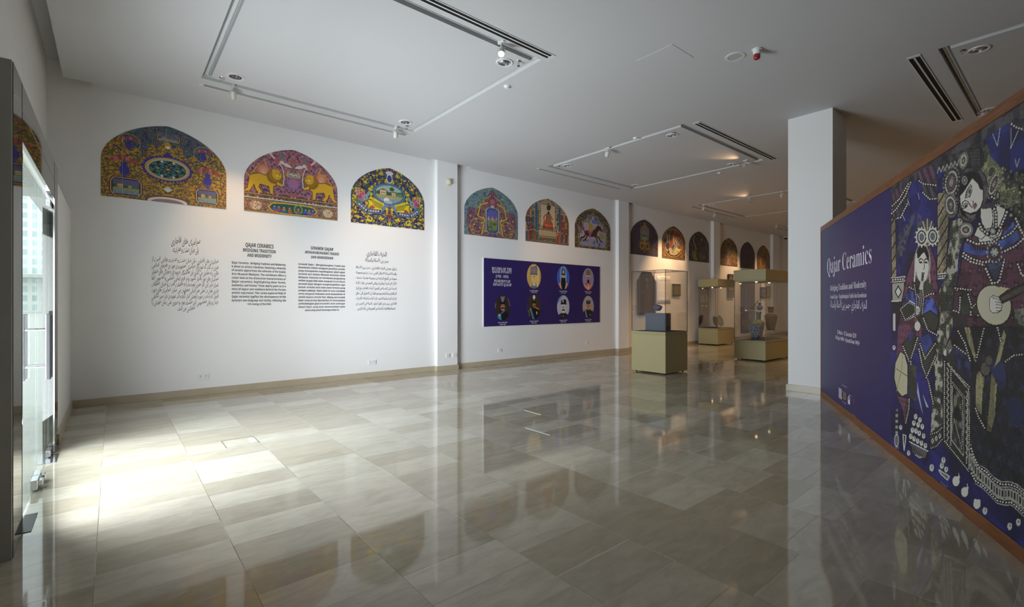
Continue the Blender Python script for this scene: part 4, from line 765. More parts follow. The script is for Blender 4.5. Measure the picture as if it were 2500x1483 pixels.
PL = ['sketched portrait in a tall grey hat', 'portrait with a long black beard and jewelled crown', 'portrait in a red robe with a plumed hat', 'portrait with a moustache and turquoise sash', 'dark portrait with a white plume', 'monochrome portrait with moustache and glasses', 'portrait of a young man in a black hat']
caps = []
for k, (cx_, cy_, rx, ry, fn) in enumerate(((1003, 465, 120, 212, p1), (1508, 490, 108, 200, p2), (1938, 512, 96, 188, p3), (463, 998, 131, 225, p4), (1003, 990, 118, 213, p5), (1508, 990, 107, 200, p6), (1938, 990, 96, 190, p7))):
    (xa, zc), (xb, _), (xm, z1), (_, z0) = bpx(cx_-rx, cy_), bpx(cx_+rx, cy_), bpx(cx_, cy_-ry), bpx(cx_, cy_+ry); w, h = xb-xa, z1-z0
    def pt(x, z, fn=fn, w=w, h=h):
        a = Art(x/w*2-1, z/h*2-1+.0, WHT); fn(a); return a.c
    el = lambda u, s=1, h=h: h/2+s*h/2*math.sqrt(max(0, 1-(2*u-1)**2))
    pp = grid_panel('oval_portrait', w, lambda u: el(u, 1), 60, 100, pt, printM, ban, (xa, -.02, z0), th=.002, bottom=lambda u: el(u, -1)-.0001, label=PL[k])
    n_, yr = CAP[k].split('|'); xm = (xa+xb)/2; L_ = w*.62
    caps = [(serifb(n_), xm-L_/2, xm+L_/2, z0-.06, .042), (serifb(yr), xm-L_*.32, xm+L_*.32, z0-.105, .042)]
    lettering('caption_text', caps, whiteInkM, pp, (-xa, -.0015, -z0))
def bl(t, xa, xb, yb, em): (x0, z0), (x1, z1) = bpx(xa, yb), bpx(xb, yb); return (t, x0, x1, (z0+z1)/2, em)
lettering('title_text', [bl(serifb('RULERS OF THE'), 280, 622, 358, .088), bl(serifb('QAJAR DYNASTY'), 282, 622, 408, .088), bl(serifb('(1785 - 1925)'), 343, 565, 488, .085)], whiteInkM, ban, (0, -.0215, 0))
lettering('title_text', [bl(serifbi('PEMERINTAH'), 312, 598, 570, .09), bl(serifbi('DINASTI QAJAR'), 296, 614, 628, .09)], whiteInkM, ban, (0, -.0215, 0))
# ------------------------------------------------------------------ wall texts in four languages
def wall_text(name, label, px0, py0, head_, body, bm='', hm='', lang=''):
    t = thing(name, label, 'wall text', (px0, YM, 0)); t['group'] = 'wall texts about the exhibition'
    for h in head_: lettering('heading_line', [h], inkM, t, (-px0, -.0015, 0))
    lettering('paragraph_lines', body, inkM, t, (-px0, -.0015, 0)); return t
def lines(ls, x0, x1, ztop, zbot, em, enc=lambda s: s, mode='', last=None):
    n = len(ls); out = []
    for i, s in enumerate(ls):
        a, c = x0, x1
        if i == n-1 and last: m_ = (x0+x1)/2; a, c = m_-last*(x1-x0)/2, m_+last*(x1-x0)/2
        out.append((enc(s), a, c, ztop+(zbot-ztop)*(i/(n-1)), em, mode))
    return out
en = ['Qajar Ceramics - Bridging Tradition and Modernity', 'is about an artistic transition, featuring a diversity', 'of ceramic objects from the collection of the Islamic', 'Arts Museum Malaysia. The exhibition offers a', 'closer look at the distinctive characteristics of', 'Qajar ceramics, highlighting their forms,', 'aesthetics, and themes. These objects point us to a', 'story of vigour and resilience behind the Persian', 'artistic expression. This rarely-explored field of', 'Qajar ceramics typifies the development of the', "dynasty's own language and vitality, reflecting the", 'rich energy of the time.']
wall_text('wall_text', 'black English text block on the white wall, second from the left', 1.44, 0, [(sansb('QAJAR CERAMICS'), 1.635, 2.05, 2.315, .088), (sansb('BRIDGING TRADITION'), 1.60, 2.08, 2.235, .074), (sansb('AND MODERNITY'), 1.66, 2.02, 2.155, .074)], lines(en, 1.44, 2.24, 2.035, 1.375, .047, sansb, last=.44))
ms = ['Seramik Qajar - Menghubungkan Tradisi dan', 'Kemodenan adalah mengenai peralihan artistik,', 'yang memaparkan kepelbagaian objek-objek', 'seramik dari koleksi Muzium Kesenian Islam', 'Malaysia. Pameran ini membawa pengunjung', 'melihat dengan lebih dekat mengenai ciri-ciri khusus', 'seramik Qajar dengan mengetengahkan rupa', 'bentuk, estetika serta tema-tema tertentu yang', 'terdapat padanya. Objek-objek ini turut membawa', 'cerita mengenai kekuatan serta kemandirian di', 'sebalik ekspresi artistik Parsi. Bidang seni seramik', 'Qajar yang jarang diperbahasi ini menonjolkan', 'perkembangan gaya tersendiri serta semangat', 'dinasti Qajar, yang turut mencerminkan suatu', 'zaman yang penuh bertenaga ketika itu.']
wall_text('wall_text', 'slanted black Malay text block on the white wall, third from the left', 2.44, 0, [(sansbi('SERAMIK QAJAR'), 2.645, 3.035, 2.345, .074), (sansbi('MENGHUBUNGKAN TRADISI'), 2.55, 3.14, 2.27, .064), (sansbi('DAN KEMODENAN'), 2.65, 3.035, 2.19, .064)], lines(ms, 2.44, 3.25, 2.065, 1.27, .043, sansbi, last=.74))
fa = ['سرامیک های قاجاری - پلی میان سنت و مدرنیته روایتی است از', 'هنری در گذار که تنوع آثار سرامیکی مجموعه ی موزه ی هنرهای اسلامی', 'مالزی را به نمایش می گذارد. این نمایشگاه، دریچه ای به ویژگی های متمایز', 'سرامیک های دوره قاجار گشوده و بر فرم، زیبایی شناسی و مضمون آنها', 'تمرکز دارد. این آثار هنری توجه ما را به حقیقت قدرت و میزان انعطاف', 'پذیری نهان در تجلی هنر ایرانی معطوف می سازد. سرامیک های دوره', 'قاجار، که به ندرت مورد پژوهش قرار گرفته اند، نمونه ی بارز سیر تکاملی', 'حیات و زبان مخصوص این سلسله بوده و نیروی غنی زمان خویش را', 'منعکس می کنند.']
wall_text('wall_text', 'large flowing Persian text block nearest the entrance, first from the left', .44, 0, [('سرامیک های قاجاری', .66, 1.02, 2.29, .13, 'nasta'), ('پلی میان سنت و مدرنیته', .68, 1.0, 2.17, .125, 'nasta')], lines(fa, .43, 1.26, 2.02, 1.30, .088, mode='nasta', last=.26))
ar = ['يتناول معرض الخزف القاجاري - جسر بين الأصالة', 'والحداثة مرحلة الانتقال الفني، حيث يضم مجموعة', 'متنوعة من القطع الخزفية من مجموعة مقتنيات متحف', 'الآثار الإسلامية بماليزيا. ويلقي المعرض نظرة ثاقبة', 'فاحصة على الخصائص المميزة لخزف القاجار، مع إبراز', 'أشكالها وجمالياتها وموضوعاتها. إن التطرق إلى حقل', 'نادرا ما تم تسليط الضوء عليه أو استكشافه كالخزف', 'القاجاري، يبين مدى تطور أسلوب الدولة في التعبير عن', 'نفسها وثقافتها، كما يعكس أهميتها في ذلك الزمن.']
wall_text('wall_text', 'black Arabic text block on the white wall, nearest the first pillar', 3.45, 0, [('الخزف القاجاري', 3.66, 4.06, 2.31, .125, 'ar'), ('جسر بين الأصالة والحداثة', 3.63, 4.10, 2.19, .095, 'ar')], lines(ar, 3.45, 4.27, 2.055, 1.285, .068, mode='ar', last=.94))
# ------------------------------------------------------------------ sockets and sensor on the wall
def socket(x, z, y, label, w=.15, pins=2):
    t = thing('wall_socket', label, 'power socket', (x, y, z)); t['group'] = 'white wall sockets'
    bx('face_plate', plasticM, -w/2, w/2, -.012, 0, -.043, .043, t, bevel=.003)
    b = BM()
    for q in ((-.035, .035) if w > .1 else (0,)):
        box(b, q-.004, q+.004, -.0135, -.0115, .008, .022); box(b, q-.014, q-.006, -.0135, -.0115, -.012, -.007); box(b, q+.006, q+.014, -.0135, -.0115, -.012, -.007)
    obj('pin_slots', b, blackM, t); b = BM()
    for q in ((-.035, .035) if w > .1 else (.02,)): box(b, q-.005, q+.005, -.016, -.011, .025, .036)
    obj('rocker_switch', b, trimM, t); return t
socket(1.06, .275, YM, 'white double socket below the English text, nearest the entrance')
socket(3.764, .285, YM, 'white wall socket low on the wall left of the first pillar')
socket(5.375, .31, 8.5285, 'square white socket on the first pillar, left one', w=.088); socket(5.545, .31, 8.5285, 'white box socket at the edge of the first pillar', w=.1)
socket(6.854, .32, YM, 'white socket below the left half of the purple banner', w=.1); socket(9.88, .33, YM, 'white socket below the right end of the purple banner', w=.1)
socket(W(1788, 805)[0], .33, YM, 'small cream socket beyond the middle display case', w=.09)
t = thing('motion_sensor', 'cream motion sensor high on the first pillar', 'sensor', (5.39, 8.5285, 3.94))
b = BM(); box(b, -.04, .04, -.012, 0, -.07, .07); obj('bracket', b, creamM, t, bevel=.004)
b = BM(); box(b, -.035, .03, -.065, -.012, -.06, .055); obj('housing', b, creamM, t, bevel=.012); b = BM(); lathe(b, [(.02, 0), (.016, .01), (.001, .014)], 16, mtx=Matrix.Translation((.005, -.062, -.02)) @ Matrix.Rotation(math.pi/2, 4, 'X')); obj('lens', b, plasticM, t)
# ------------------------------------------------------------------ display cases
def case(name, label, x0, x1, y0, y1, zb, zt, cap, gt=.008):
    """plinth up to zb, glass up to zt, optional canopy of height cap on top"""
    t = thing(name, label, 'display case', (x0, y0, 0)); w, d = x1-x0, y1-y0
    p = bx('plinth', oliveM, 0, w, 0, d, .03, zb-.05, t, bevel=.003)
    b = BM(); box(b, .012, w-.012, .012, d-.012, zb-.05, zb-.035); box(b, 0, w, 0, d, zb-.035, zb); obj('plinth_rim', b, oliveM, t, bevel=.002)
    bx('display_deck', deckM, .05, w-.05, .05, d-.05, zb, zb+.006, t)
    for i, (cx_, cy_) in enumerate(((.07, .07), (w-.07, .07), (.07, d-.07), (w-.07, d-.07))):
        b = BM(); lathe(b, [(.022, 0), (.022, .008), (.009, .012), (.009, .032)], 16); obj('levelling_foot', b, blackM, t, (cx_, cy_, 0))
    e = gt
    for nm, a in (('glass_pane', (0, w, 0, e)), ('glass_pane', (0, w, d-e, d)), ('glass_pane', (0, e, e, d-e)), ('glass_pane', (w-e, w, e, d-e))):
        bx(nm, glassM, a[0], a[1], a[2], a[3], zb, zt, t)
    b = BM()
    for X in (0, w-e):
        for Y in (0, d-e): box(b, X, X+e, Y, Y+e, zb, zt)
    if not cap:
        box(b, 0, w, 0, e, zt, zt+e*.8); box(b, 0, w, d-e, d, zt, zt+e*.8); box(b, 0, e, e, d-e, zt, zt+e*.8); box(b, w-e, w, e, d-e, zt, zt+e*.8)
        bx('glass_lid', glassM, e, w-e, e, d-e, zt, zt+e*.7, t)
    obj('glass_edge_seal', b, sealM if not cap else mat('pale_glass_edge', (120, 122, 112), .3), t)
    if cap:
        c = bx('canopy', oliveM, -.01, w+.01, -.01, d+.01, zt, zt+cap, t, bevel=.003)
        bx('canopy_lip', oliveM, .012, w-.012, .012, d-.012, zt-.03, zt, t)
        for q in ((.25, .5), (.75, .5)) if w > 1.1 else ((.5, .5),):
            b = BM(); lathe(b, [(.001, -.0465), (.02, -.046), (.026, -.03)], 16); obj('case_lamp', b, mat('case_lamp_lens', (255, 226, 170), .3, emit=(255, 214, 150), estr=7), c, (w*q[0], d*q[1], zt))
    return t
case('display_case', 'all-glass display case on a tall olive plinth, nearest to the camera', 8.25, 9.06, 5.21, 6.0, .835, 2.06, 0)
case('display_case', 'olive display case with low plinth and canopy against the mural wall, holding two plates', 15.45, 16.67, 7.80, 8.48, .56, 1.985, .24)
C3 = (11.98, 13.52, 4.87, 5.62); case('display_case', 'large olive display case with canopy and vases, beside the tall white column', *C3, .49, 1.975, .255)
def case_light(x, y, z, watts, size=math.radians(110)):
    l = bpy.data.lights.new('case_spot', 'SPOT'); l.energy = watts; l.spot_size = size; l.spot_blend = .8; l.color = (1, .76, .48); l.shadow_soft_size = .03
    o = bpy.data.objects.new('case_spot', l); COL.objects.link(o); o.location = (x, y, z); o['kind'] = 'helper'
case_light(12.5, 5.24, 1.92, 4.5); case_light(13.0, 5.24, 1.92, 5); case_light(16.0, 8.1, 1.93, 4)
# block with lidded bowl
tag(bx('display_block', slateM, 8.62, 8.80, 5.43, 5.92, .841, 1.20, bevel=.002), 'slate grey block inside the nearest glass case', 'plinth block')
t = thing('acrylic_stand', 'clear acrylic stand under the dark bowl in the nearest case', 'stand', (8.71, 5.68, 1.20))
b = BM(); box(b, -.05, .05, -.06, .06, 0, .003); box(b, -.05, -.047, -.05, .05, 0, .045); box(b, .047, .05, -.05, .05, 0, .045); obj('bracket', b, acrylM, t)
def pot(name, label, cat, loc, prof, paint, seg=64, rings=90, parent=None, m=None):
    """turned vessel with its painted glaze as colour per vertex; prof = (r, z) control points"""
    P = []
    pr = np.array(prof, float); tt = np.linspace(0, len(prof)-1, rings)
    def cr(k):
        i = int(min(math.floor(k), len(prof)-2)); f = k-i; p0, p1, p2, p3 = pr[max(i-1, 0)], pr[i], pr[i+1], pr[min(i+2, len(prof)-1)]
        return .5*((2*p1)+(-p0+p2)*f+(2*p0-5*p1+4*p2-p3)*f*f+(-p0+3*p1-3*p2+p3)*f**3)
    R = [cr(k) for k in tt]; verts, faces, ang, zz = [], [], [], []
    for r, z in R:
        for i in range(seg): a = 2*math.pi*i/seg; verts.append((max(r, .0005)*math.cos(a), max(r, .0005)*math.sin(a), z)); ang.append(a/(2*math.pi)); zz.append(z)
    for j in range(rings-1):
        for i in range(seg): faces.append((j*seg+i, j*seg+(i+1) % seg, (j+1)*seg+(i+1) % seg, (j+1)*seg+i))
    faces.append(tuple(range(seg))[::-1])
    me = bpy.data.meshes.new(name); me.from_pydata(verts, [], faces); me.update(); c = np.clip(paint(np.array(ang), np.array(zz))/255., 0, 1); c = np.where(c <= .04045, c/12.92, ((c+.055)/1.055)**2.4)
    at = me.attributes.new('print', 'FLOAT_COLOR', 'POINT'); at.data.foreach_set('color', np.concatenate([c, np.ones((len(c), 1))], 1).astype(np.float32).ravel())
    for p in me.polygons: p.use_smooth = True
    me.materials.append(m or glazeM); o = bpy.data.objects.new(name, me); COL.objects.link(o); o.parent = parent; o.location = loc
    if label: o['label'] = label
    if cat: o['category'] = cat
    return o
def glaze(base, c1, c2, c3, sc=1.0, bands=(), seed=3):
    def f(u, z):
        x = np.abs(((u*6) % 1)-.5)*.5; a = Art(x, z*sc*1.6, base); a.arabesque([(26, .54, c1, seed), (34, .64, c2, seed+3)], [(16, 26, .16, c3, seed+1)], [(14, .32, c2, c1, seed+2)])
        for z0, z1, c in bands: a.mask((z >= z0) & (z <= z1), c)
        return a.c
    return f
bw_ = thing('lidded_bowl', 'small dark blue bowl with figure on its lid, on top of the slate block', 'bowl', (8.71, 5.68, 1.246))
pot('bowl_body', None, None, (0, 0, 0), [(.035, 0), (.05, .004), (.078, .04), (.094, .085), (.096, .095)], glaze((44, 44, 60), (110, 112, 140), (70, 66, 110), (30, 30, 40), 3), parent=bw_)
b = BM(); lathe(b, [(.094, .095), (.06, .115), (.02, .125), (.001, .127)], 32); lid = obj('bowl_lid', b, mat('brown_glaze', (92, 72, 64), .2), bw_, smooth=True)
b = BM(); tube(b, [(-.03, 0, .12), (0, 0, .15), (.02, 0, .165)], .011, 10); lathe(b, [(.001, .155), (.014, .165), (.014, .178), (.001, .188)], 14, (.024, 0, 0)); tube(b, [(-.035, .0, .125), (-.05, .01, .145)], .006); obj('lid_figure', b, mat('red_brown_figure', (166, 96, 72), .3), lid, smooth=True)
pot('blue_jar', 'dark blue mottled jar standing at the front of the vase case', 'jar', (12.46, 5.31, .497), [(.075, 0), (.085, .01), (.12, .12), (.15, .25), (.15, .33), (.125, .375), (.105, .385), (.108, .405), (.112, .415)], glaze((40, 50, 84), (150, 150, 140), (74, 84, 110), (26, 30, 54), 2.2, [(.385, .42, (130, 116, 70)), (0, .06, (46, 60, 110))]))
pot('baluster_vase', 'yellow green baluster vase standing behind the dark blue jar', 'vase', (13.0, 5.46, .497), [(.075, 0), (.085, .02), (.115, .18), (.14, .34), (.135, .42), (.07, .475), (.055, .50), (.055, .60), (.075, .67), (.08, .685)], glaze((138, 130, 70), (96, 104, 62), (176, 164, 90), (80, 80, 50), 1.6, [(.47, .66, (92, 104, 88))]))
BV = (13.22, 5.24)
pot('baluster_vase', 'large brown baluster vase on a clear stand at the right of the vase case', 'vase', (*BV, .707), [(.085, 0), (.095, .015), (.12, .15), (.155, .33), (.15, .38), (.09, .43), (.07, .45), (.068, .54), (.085, .60), (.1, .607)], glaze((112, 84, 54), (84, 64, 44), (136, 108, 62), (70, 52, 38), 1.6, [(.42, .46, (176, 150, 80)), (.46, .58, (84, 60, 44)), (0, .03, (44, 34, 26))]))
t = thing('acrylic_stand', 'clear acrylic box under the large brown vase', 'stand', (*BV, .497))
b = BM(); box(b, -.11, .11, -.11, .11, .202, .209)
for s in (-1, 1): box(b, s*.11-.003, s*.11+.003, -.11, .11, 0, .202)
obj('stand_box', b, acrylM, t)
t = thing('glass_shelf', 'clear glass shelf hung halfway up the vase case', 'shelf', (12.68, 5.25, 1.235)); bx('shelf_pane', glassM, -.42, .42, -.26, .26, -.008, 0, t)
b = BM(); box(b, -.42, .42, -.262, -.26, -.008, 0); box(b, -.422, -.42, -.26, .26, -.008, 0); obj('shelf_edge', b, mat('pale_shelf_edge', (160, 166, 150), .2), t)
b = BM()
for x in (-.38, .38):
    for y in (-.22, .22): tube(b, [(x, y, 0), (x, y, .74)], .0018, 6); lathe(b, [(.01, -.018), (.01, -.008)], 12, (x, y, 0))
obj('hanging_wire', b, chromeM, t)
pot('small_vase', 'small blue and white bottle vase on the glass shelf', 'vase', (12.62, 5.27, 1.236), [(.035, 0), (.045, .006), (.075, .05), (.07, .085), (.03, .115), (.024, .14), (.03, .165), (.05, .178), (.052, .182)], glaze((64, 74, 104), (176, 180, 184), (50, 56, 92), (34, 40, 70), 4, [(.17, .2, (176, 172, 160))]))
t = thing('slanted_tile', 'long painted tile leaning on an acrylic rest on the glass shelf', 'tile', (12.33, 5.32, 1.237), (0, 0, math.radians(23)))
o = grid_panel('tile_face', .13, lambda u: .30, 20, 40, lambda x, z: glaze((110, 92, 60), (70, 62, 52), (150, 122, 70), (60, 50, 40), 3)(x*2, z), paintM, t, (-.065, 0.07, 0), (math.radians(38), 0, 0), th=.025)
b = BM(); tube(b, [(0, .06, .004), (0, -.04, .13)], .004); tube(b, [(0, -.12, .004), (0, -.04, .13)], .004); tube(b, [(0, .06, .004), (0, -.12, .004)], .004); obj('tile_rest', b, acrylM, t)
# plates on rests in the middle case
def plate(x, y, z, r, rz, label, seed, c):
    t = thing('painted_plate', label, 'plate', (x, y, z), (0, 0, rz)); t['group'] = 'painted plates in the middle case'
    o = pot('dish', None, None, (0, 0, 0), [(.0, .0), (r*.3, .0), (r*.55, .004), (r*.62, .012), (r*.85, .03), (r, .042), (r*.99, .046), (r*.84, .034), (r*.6, .017), (r*.3, .006), (.0005, .006)],
            lambda u, zz: glaze(*c, 2.5, [], seed)(u, zz*6), rings=60, parent=t)
    o.rotation_euler = (math.radians(74), 0, 0); o.location = (0, 0, r+.015)
    b = BM()
    for s in (-1, 1): tube(b, [(s*.07, -.07, .01), (s*.07, -.04, .004), (s*.07, .06, .004), (s*.05, .07, r*.9)], .004)
    tube(b, [(-.07, .06, .004), (.07, .06, .004)], .004); obj('plate_rest', b, acrylM, t); return t
plate(15.86, 8.12, .566, .19, 0.05, 'round painted plate on a rest, left one in the middle case', 3, ((96, 96, 70), (160, 150, 110), (60, 70, 80), (50, 50, 44)))
plate(16.25, 8.15, .566, .2, -0.03, 'round painted plate on a rest, right one in the middle case', 8, ((120, 100, 60), (160, 140, 90), (70, 60, 46), (56, 50, 40)))
bx_ = bx('case_label', trimM, 16.02, 16.08, 7.94, 7.97, .567, .60); tag(bx_, 'tiny white label standing between the two plates', 'label')
# ------------------------------------------------------------------ things hung on the mural wall beyond the second pillar
def framed(name, label, cat, px0, px1, py0, py1, paint, m, th=.03, border=None, chamfer=0, res=60, part='picture'):
    (x0, z1), (x1, _) = W(px0, py0), W(px1, py0); _, z0 = W((px0+px1)/2, py1); w, h = x1-x0, z1-z0
    t = thing(name, label, cat, (x0, YM, z0))
    tp = (lambda u: h-max(0, chamfer-min(u, 1-u)*w)*1.15) if chamfer else (lambda u: h)
    grid_panel(part, w, tp, res, int(res*h/w)+2, lambda x, z: paint(x/w, z/h), m, t, th=th); return t, w, h
def portrait_dark(x, y):
    a = Art(x, y, (64, 54, 52)); n = fbm(x*5, y*9, 3); a.mask(n > .55, (72, 60, 56)); a.poly([(.12, 0), (.88, 0), (.88, .5), (.12, .5)], (70, 54, 50)); a.line([(.12, .5), (.88, .5)], .008, (92, 72, 60)); a.poly([(.35, .06), (.75, .06), (.66, .55), (.58, .74), (.44, .74), (.38, .55)], (88, 72, 64)); a.ell(.5, .82, .055, .05, (140, 122, 106)); a.ell(.5, .875, .07, .03, (50, 42, 40)); a.ell(.52, .64, .05, .08, (120, 104, 88))
    a.line([(.58, .66), (.66, .5), (.6, .3)], .03, (104, 90, 80)); a.ell(.25, .54, .04, .03, (130, 120, 104)); a.arabesque([], [], [(24, .3, (112, 96, 78), (140, 120, 80), 5)], m=(np.abs(x-.55) < .14) & (y < .5))
    a.mask((x > .88), (66, 62, 74)); a.mask((x < .1), (84, 72, 64)); a.line([(.1, 0), (.1, .93)], .012, (150, 126, 96)); a.mask(y < .02, (84, 76, 70)); return a.c
framed('framed_painting', 'tall dark figure painting with cut upper corners, seen through the nearest glass case', 'painting', 1554, 1599.5, 663, 769.5, portrait_dark, paintM, th=.035, chamfer=.26, res=90)
t, w, h = framed('text_panel', 'tall white printed text panel right of the dark painting', 'text panel', 1603, 1636, 674, 742, lambda x, y: np.full((x.size, 3), 224.), printM, th=.012, res=4, part='board')
ln = [(sansb(s), w*(.5-q/2), w*(.5+q/2), h*z, .028) for s, q, z in (('QAJAR PAINTING TRADITION', .6, .93), ('IN CERAMICS', .38, .885), ('TRADISI LUKISAN QAJAR', .72, .84), ('DALAM SERAMIK', .55, .80))]
ts = ['The art of the Qajar period was marked by', 'painting on a grand scale, and the ceramics', 'of the time carried portraits, hunts and', 'gardens in underglaze colours. Tiles were', 'made as panels for palaces, bath houses', 'and shops, painted in pink and yellow.', 'Seni pada zaman Qajar terkenal dengan', 'lukisan berskala besar, manakala seramik', 'membawa potret, perburuan dan taman', 'dalam pelbagai warna. Jubin dihasilkan', 'sebagai panel untuk istana dan kedai', 'dengan warna merah jambu dan kuning.']
ln += [(s, w*.1, w*.92, h*(.73-.042*i-(.04 if i > 5 else 0)), .022) for i, s in enumerate(ts)]
lettering('panel_text', ln, greyInkM, t, (0, -.013, 0))
def tilepic(base, c1, c2, c3, seed, rows=0):
    def f(x, y):
        a = Art(x, y, base); a.arabesque([(7, .55, c1, seed), (11, .62, c2, seed+3)], [(5, 22, .18, c3, seed+1)], [(5, .34, c2, c1, seed+2)], sym=.5)
        a.mask((x < .07) | (x > .93) | (y < .06) | (y > .94), c3); a.mask((y > .86) & (y < .94), c1); return a.c
    return f
framed('relief_tile', 'dark olive relief tile with figures, right of the white text panel', 'tile', 1640, 1659, 694, 724, tilepic((110, 98, 54), (70, 62, 44), (150, 128, 64), (60, 56, 46), 5), glazeM, th=.045, res=40, part='tile_face')
framed('relief_tile', 'small grey relief tile above the others, over the canopy of the middle case', 'tile', 1776, 1787.5, 670, 690.5, tilepic((120, 110, 90), (70, 70, 66), (150, 140, 116), (64, 62, 58), 9), glazeM, th=.05, res=30, part='tile_face')
framed('relief_tile', 'larger mottled relief tile just right of the middle case', 'tile', 1775, 1790, 700, 727, tilepic((112, 104, 84), (66, 64, 60), (156, 136, 50), (64, 60, 54), 12), glazeM, th=.06, res=30, part='tile_face')
framed('relief_tile', 'grey patterned tile seen through the top of the vase case', 'tile', 1855, 1868, 702, 728.5, tilepic((128, 116, 106), (80, 76, 76), (150, 140, 130), (84, 78, 74), 15), glazeM, th=.05, res=30, part='tile_face')
def carpet(x, y):
    a = Art(x, y*3.2, (112, 96, 104)); a.arabesque([(14, .55, (92, 80, 96), 4), (22, .62, (132, 116, 112), 7)], [(9, 24, .16, (84, 72, 84), 5)], [(9, .3, (104, 84, 92), (140, 124, 116), 6)], sym=.5); a.mask((x > .62) | (x < .05), (92, 74, 64), .6); return a.c
framed('textile_hanging', 'tall muted purple patterned hanging behind the vase case', 'textile', 1808, 1842, 672, 814, carpet, printM, th=.02, res=50, part='cloth')
t, w, h = framed('display_niche', 'dark brown wall panel with two lit tiles, behind the middle case', 'display board', 1706, 1730, 699, 797, lambda x, y: np.full((x.size, 3), (50, 38, 32.)), printM, th=.02, res=4, part='back_board')
for k, q in enumerate((.14, .54)):
    grid_panel('lit_tile', w*.36, lambda u: .31, 24, 24, lambda x, z, k=k: tilepic((140, 140, 110), (90, 100, 90), (190, 170, 90), (96, 96, 84), 5+k)(x/.22, z/.31), glazeM, t, (w*q, -.02, h*.59), th=.02); bx('tile_label', trimM, w*(q+.06), w*(q+.27), -.023, -.02, h*.49, h*.52, t)
l = bpy.data.lights.new('niche_spot', 'SPOT'); l.energy = 8; l.spot_size = math.radians(50); l.color = (1, .84, .6); l.shadow_soft_size = .02; o = bpy.data.objects.new('niche_spot', l); COL.objects.link(o)
xn, zn = W(1720, 730); o.location = (xn, YW-.55, zn+.9); o.rotation_euler = (math.radians(32), 0, 0); o['kind'] = 'helper'
t, w, h = framed('text_panel', 'narrow pale text panel beside the dark wall panel, behind the plates', 'text panel', 1731, 1742, 700, 760, lambda x, y: np.full((x.size, 3), (206, 198, 160.)), printM, th=.015, res=4, part='board')
lettering('panel_text', [('Seramik dinasti Qajar', w*.1, w*.9, h*(.9-.05*i), .04) for i in range(12)], greyInkM, t, (0, -.016, 0))
t, w, h = framed('lit_tile_panel', 'pale glowing tile panel hung next to the last relief tile', 'tile panel', 1870, 1879, 700, 727, tilepic((190, 176, 110), (150, 150, 100), (170, 170, 120), (120, 104, 72), 3), glazeM, th=.04, res=20, part='tile_face')
# lettering on the end wall beside the column
t = thing('wall_text', 'brown lines of text on the end wall, seen beside the tall column', 'wall text', (XE, 9.0-.9, 0), (0, 0, 0))
d = ray(1925, 700); yy = XE/d[0]*d[1]; t.location = (XE, yy+.28, 0)
lettering('paragraph_lines', [('Ceramics of the Qajar period', 0, .9, 2.22-i*.075, .06) for i in range(12)], greyInkM, t, (-.003, 0, 0), (math.pi/2, 0, -math.pi/2))
# ------------------------------------------------------------------ floor boxes
def cover(x0, x1, y0, y1, label):
    t = thing('floor_box', label, 'floor box', (x0, y0, 0)); w, d = x1-x0, y1-y0
    b = BM(); e = .006; box(b, 0, w, 0, e, 0, .0015); box(b, 0, w, d-e, d, 0, .0015); box(b, 0, e, e, d-e, 0, .0015); box(b, w-e, w, e, d-e, 0, .0015); obj('metal_trim', b, chromeM, t)
    b = BM(); box(b, w*.8, w*.98, d*.25, d*.75, 0, .0025); obj('lift_handle', b, trimM, t)
cover(.84, 1.13, 5.31, 5.62, 'square floor box with a bright trim in the lit floor near the entrance')
for (pa, pb), lab in ((((1281, 1003), (1321, 1014)), 'short white joint strip in the floor, the farther one'), (((1283, 1046), (1343, 1064)), 'longer white joint strip in the floor, the nearer one')):
    d1, d2 = ray(*pa), ray(*pb); A = Vector((d1[0], d1[1], 0))*(-CH/d1[2]); B = Vector((d2[0], d2[1], 0))*(-CH/d2[2]); b = BM(); n = (B-A).normalized().cross(Vector((0, 0, 1)))*.006
    v = [b.verts.new(p+Vector((0, 0, z))) for z in (.0, .002) for p in (A+n, B+n, B-n, A-n)]; b.faces.new(v[:4]); b.faces.new(v[4:])
    for i in range(4): b.faces.new((v[i], v[(i+1) % 4], v[4+(i+1) % 4], v[4+i]))
    tag(obj('floor_joint_strip', b, trimM), lab, 'floor strip')
# ------------------------------------------------------------------ angled exhibition wall
BA = math.radians(27.6); BP = (8.244, 2.556); BL_, BH_ = 6.6, 2.56
bn = (math.sin(BA), -math.cos(BA)); BD = bn[0]*BP[0]+bn[1]*BP[1]
BPs = (BP[0], BP[1])
board = thing('exhibition_wall', 'large free-standing blue printed wall in a wooden frame on the right', 'exhibition wall', (BP[0], BP[1], 0), (0, 0, BA+math.pi))
def bd(px, py):
    d = ray(px, py); t = BD/(d[0]*bn[0]+d[1]*bn[1]); X, Y = d[0]*t, d[1]*t
    return -((X-BP[0])*math.cos(BA)+(Y-BP[1])*math.sin(BA)), CH+d[2]*t
def topx(u, z):
    X = BP[0]-u*math.cos(BA); Y = BP[1]-u*math.sin(BA); t = X*cT+Y*sT; l = X*sT-Y*cT; t = np.maximum(t, .35)
    return CX+F*l/t, CY-F*(z-CH)/t
FB, FT = .085, .075
b = BM(); box(b, 0, BL_, .0, .14, 0, FB); obj('bottom_rail', b, woodM, board, bevel=.004)
b = BM(); box(b, 0, BL_, .0, .14, BH_-FT, BH_); obj('top_rail', b, woodM, board, bevel=.004)
b = BM(); box(b, 0, .045, .0, .14, FB, BH_-FT); box(b, BL_-.045, BL_, .0, .14, FB, BH_-FT); obj('side_stile', b, woodM, board, bevel=.004)
bx('core_panel', mat('board_back', (120, 118, 112), .7), .045, BL_-.045, .012, .13, FB, BH_-FT, board)
US, _ = bd(2173, 700)
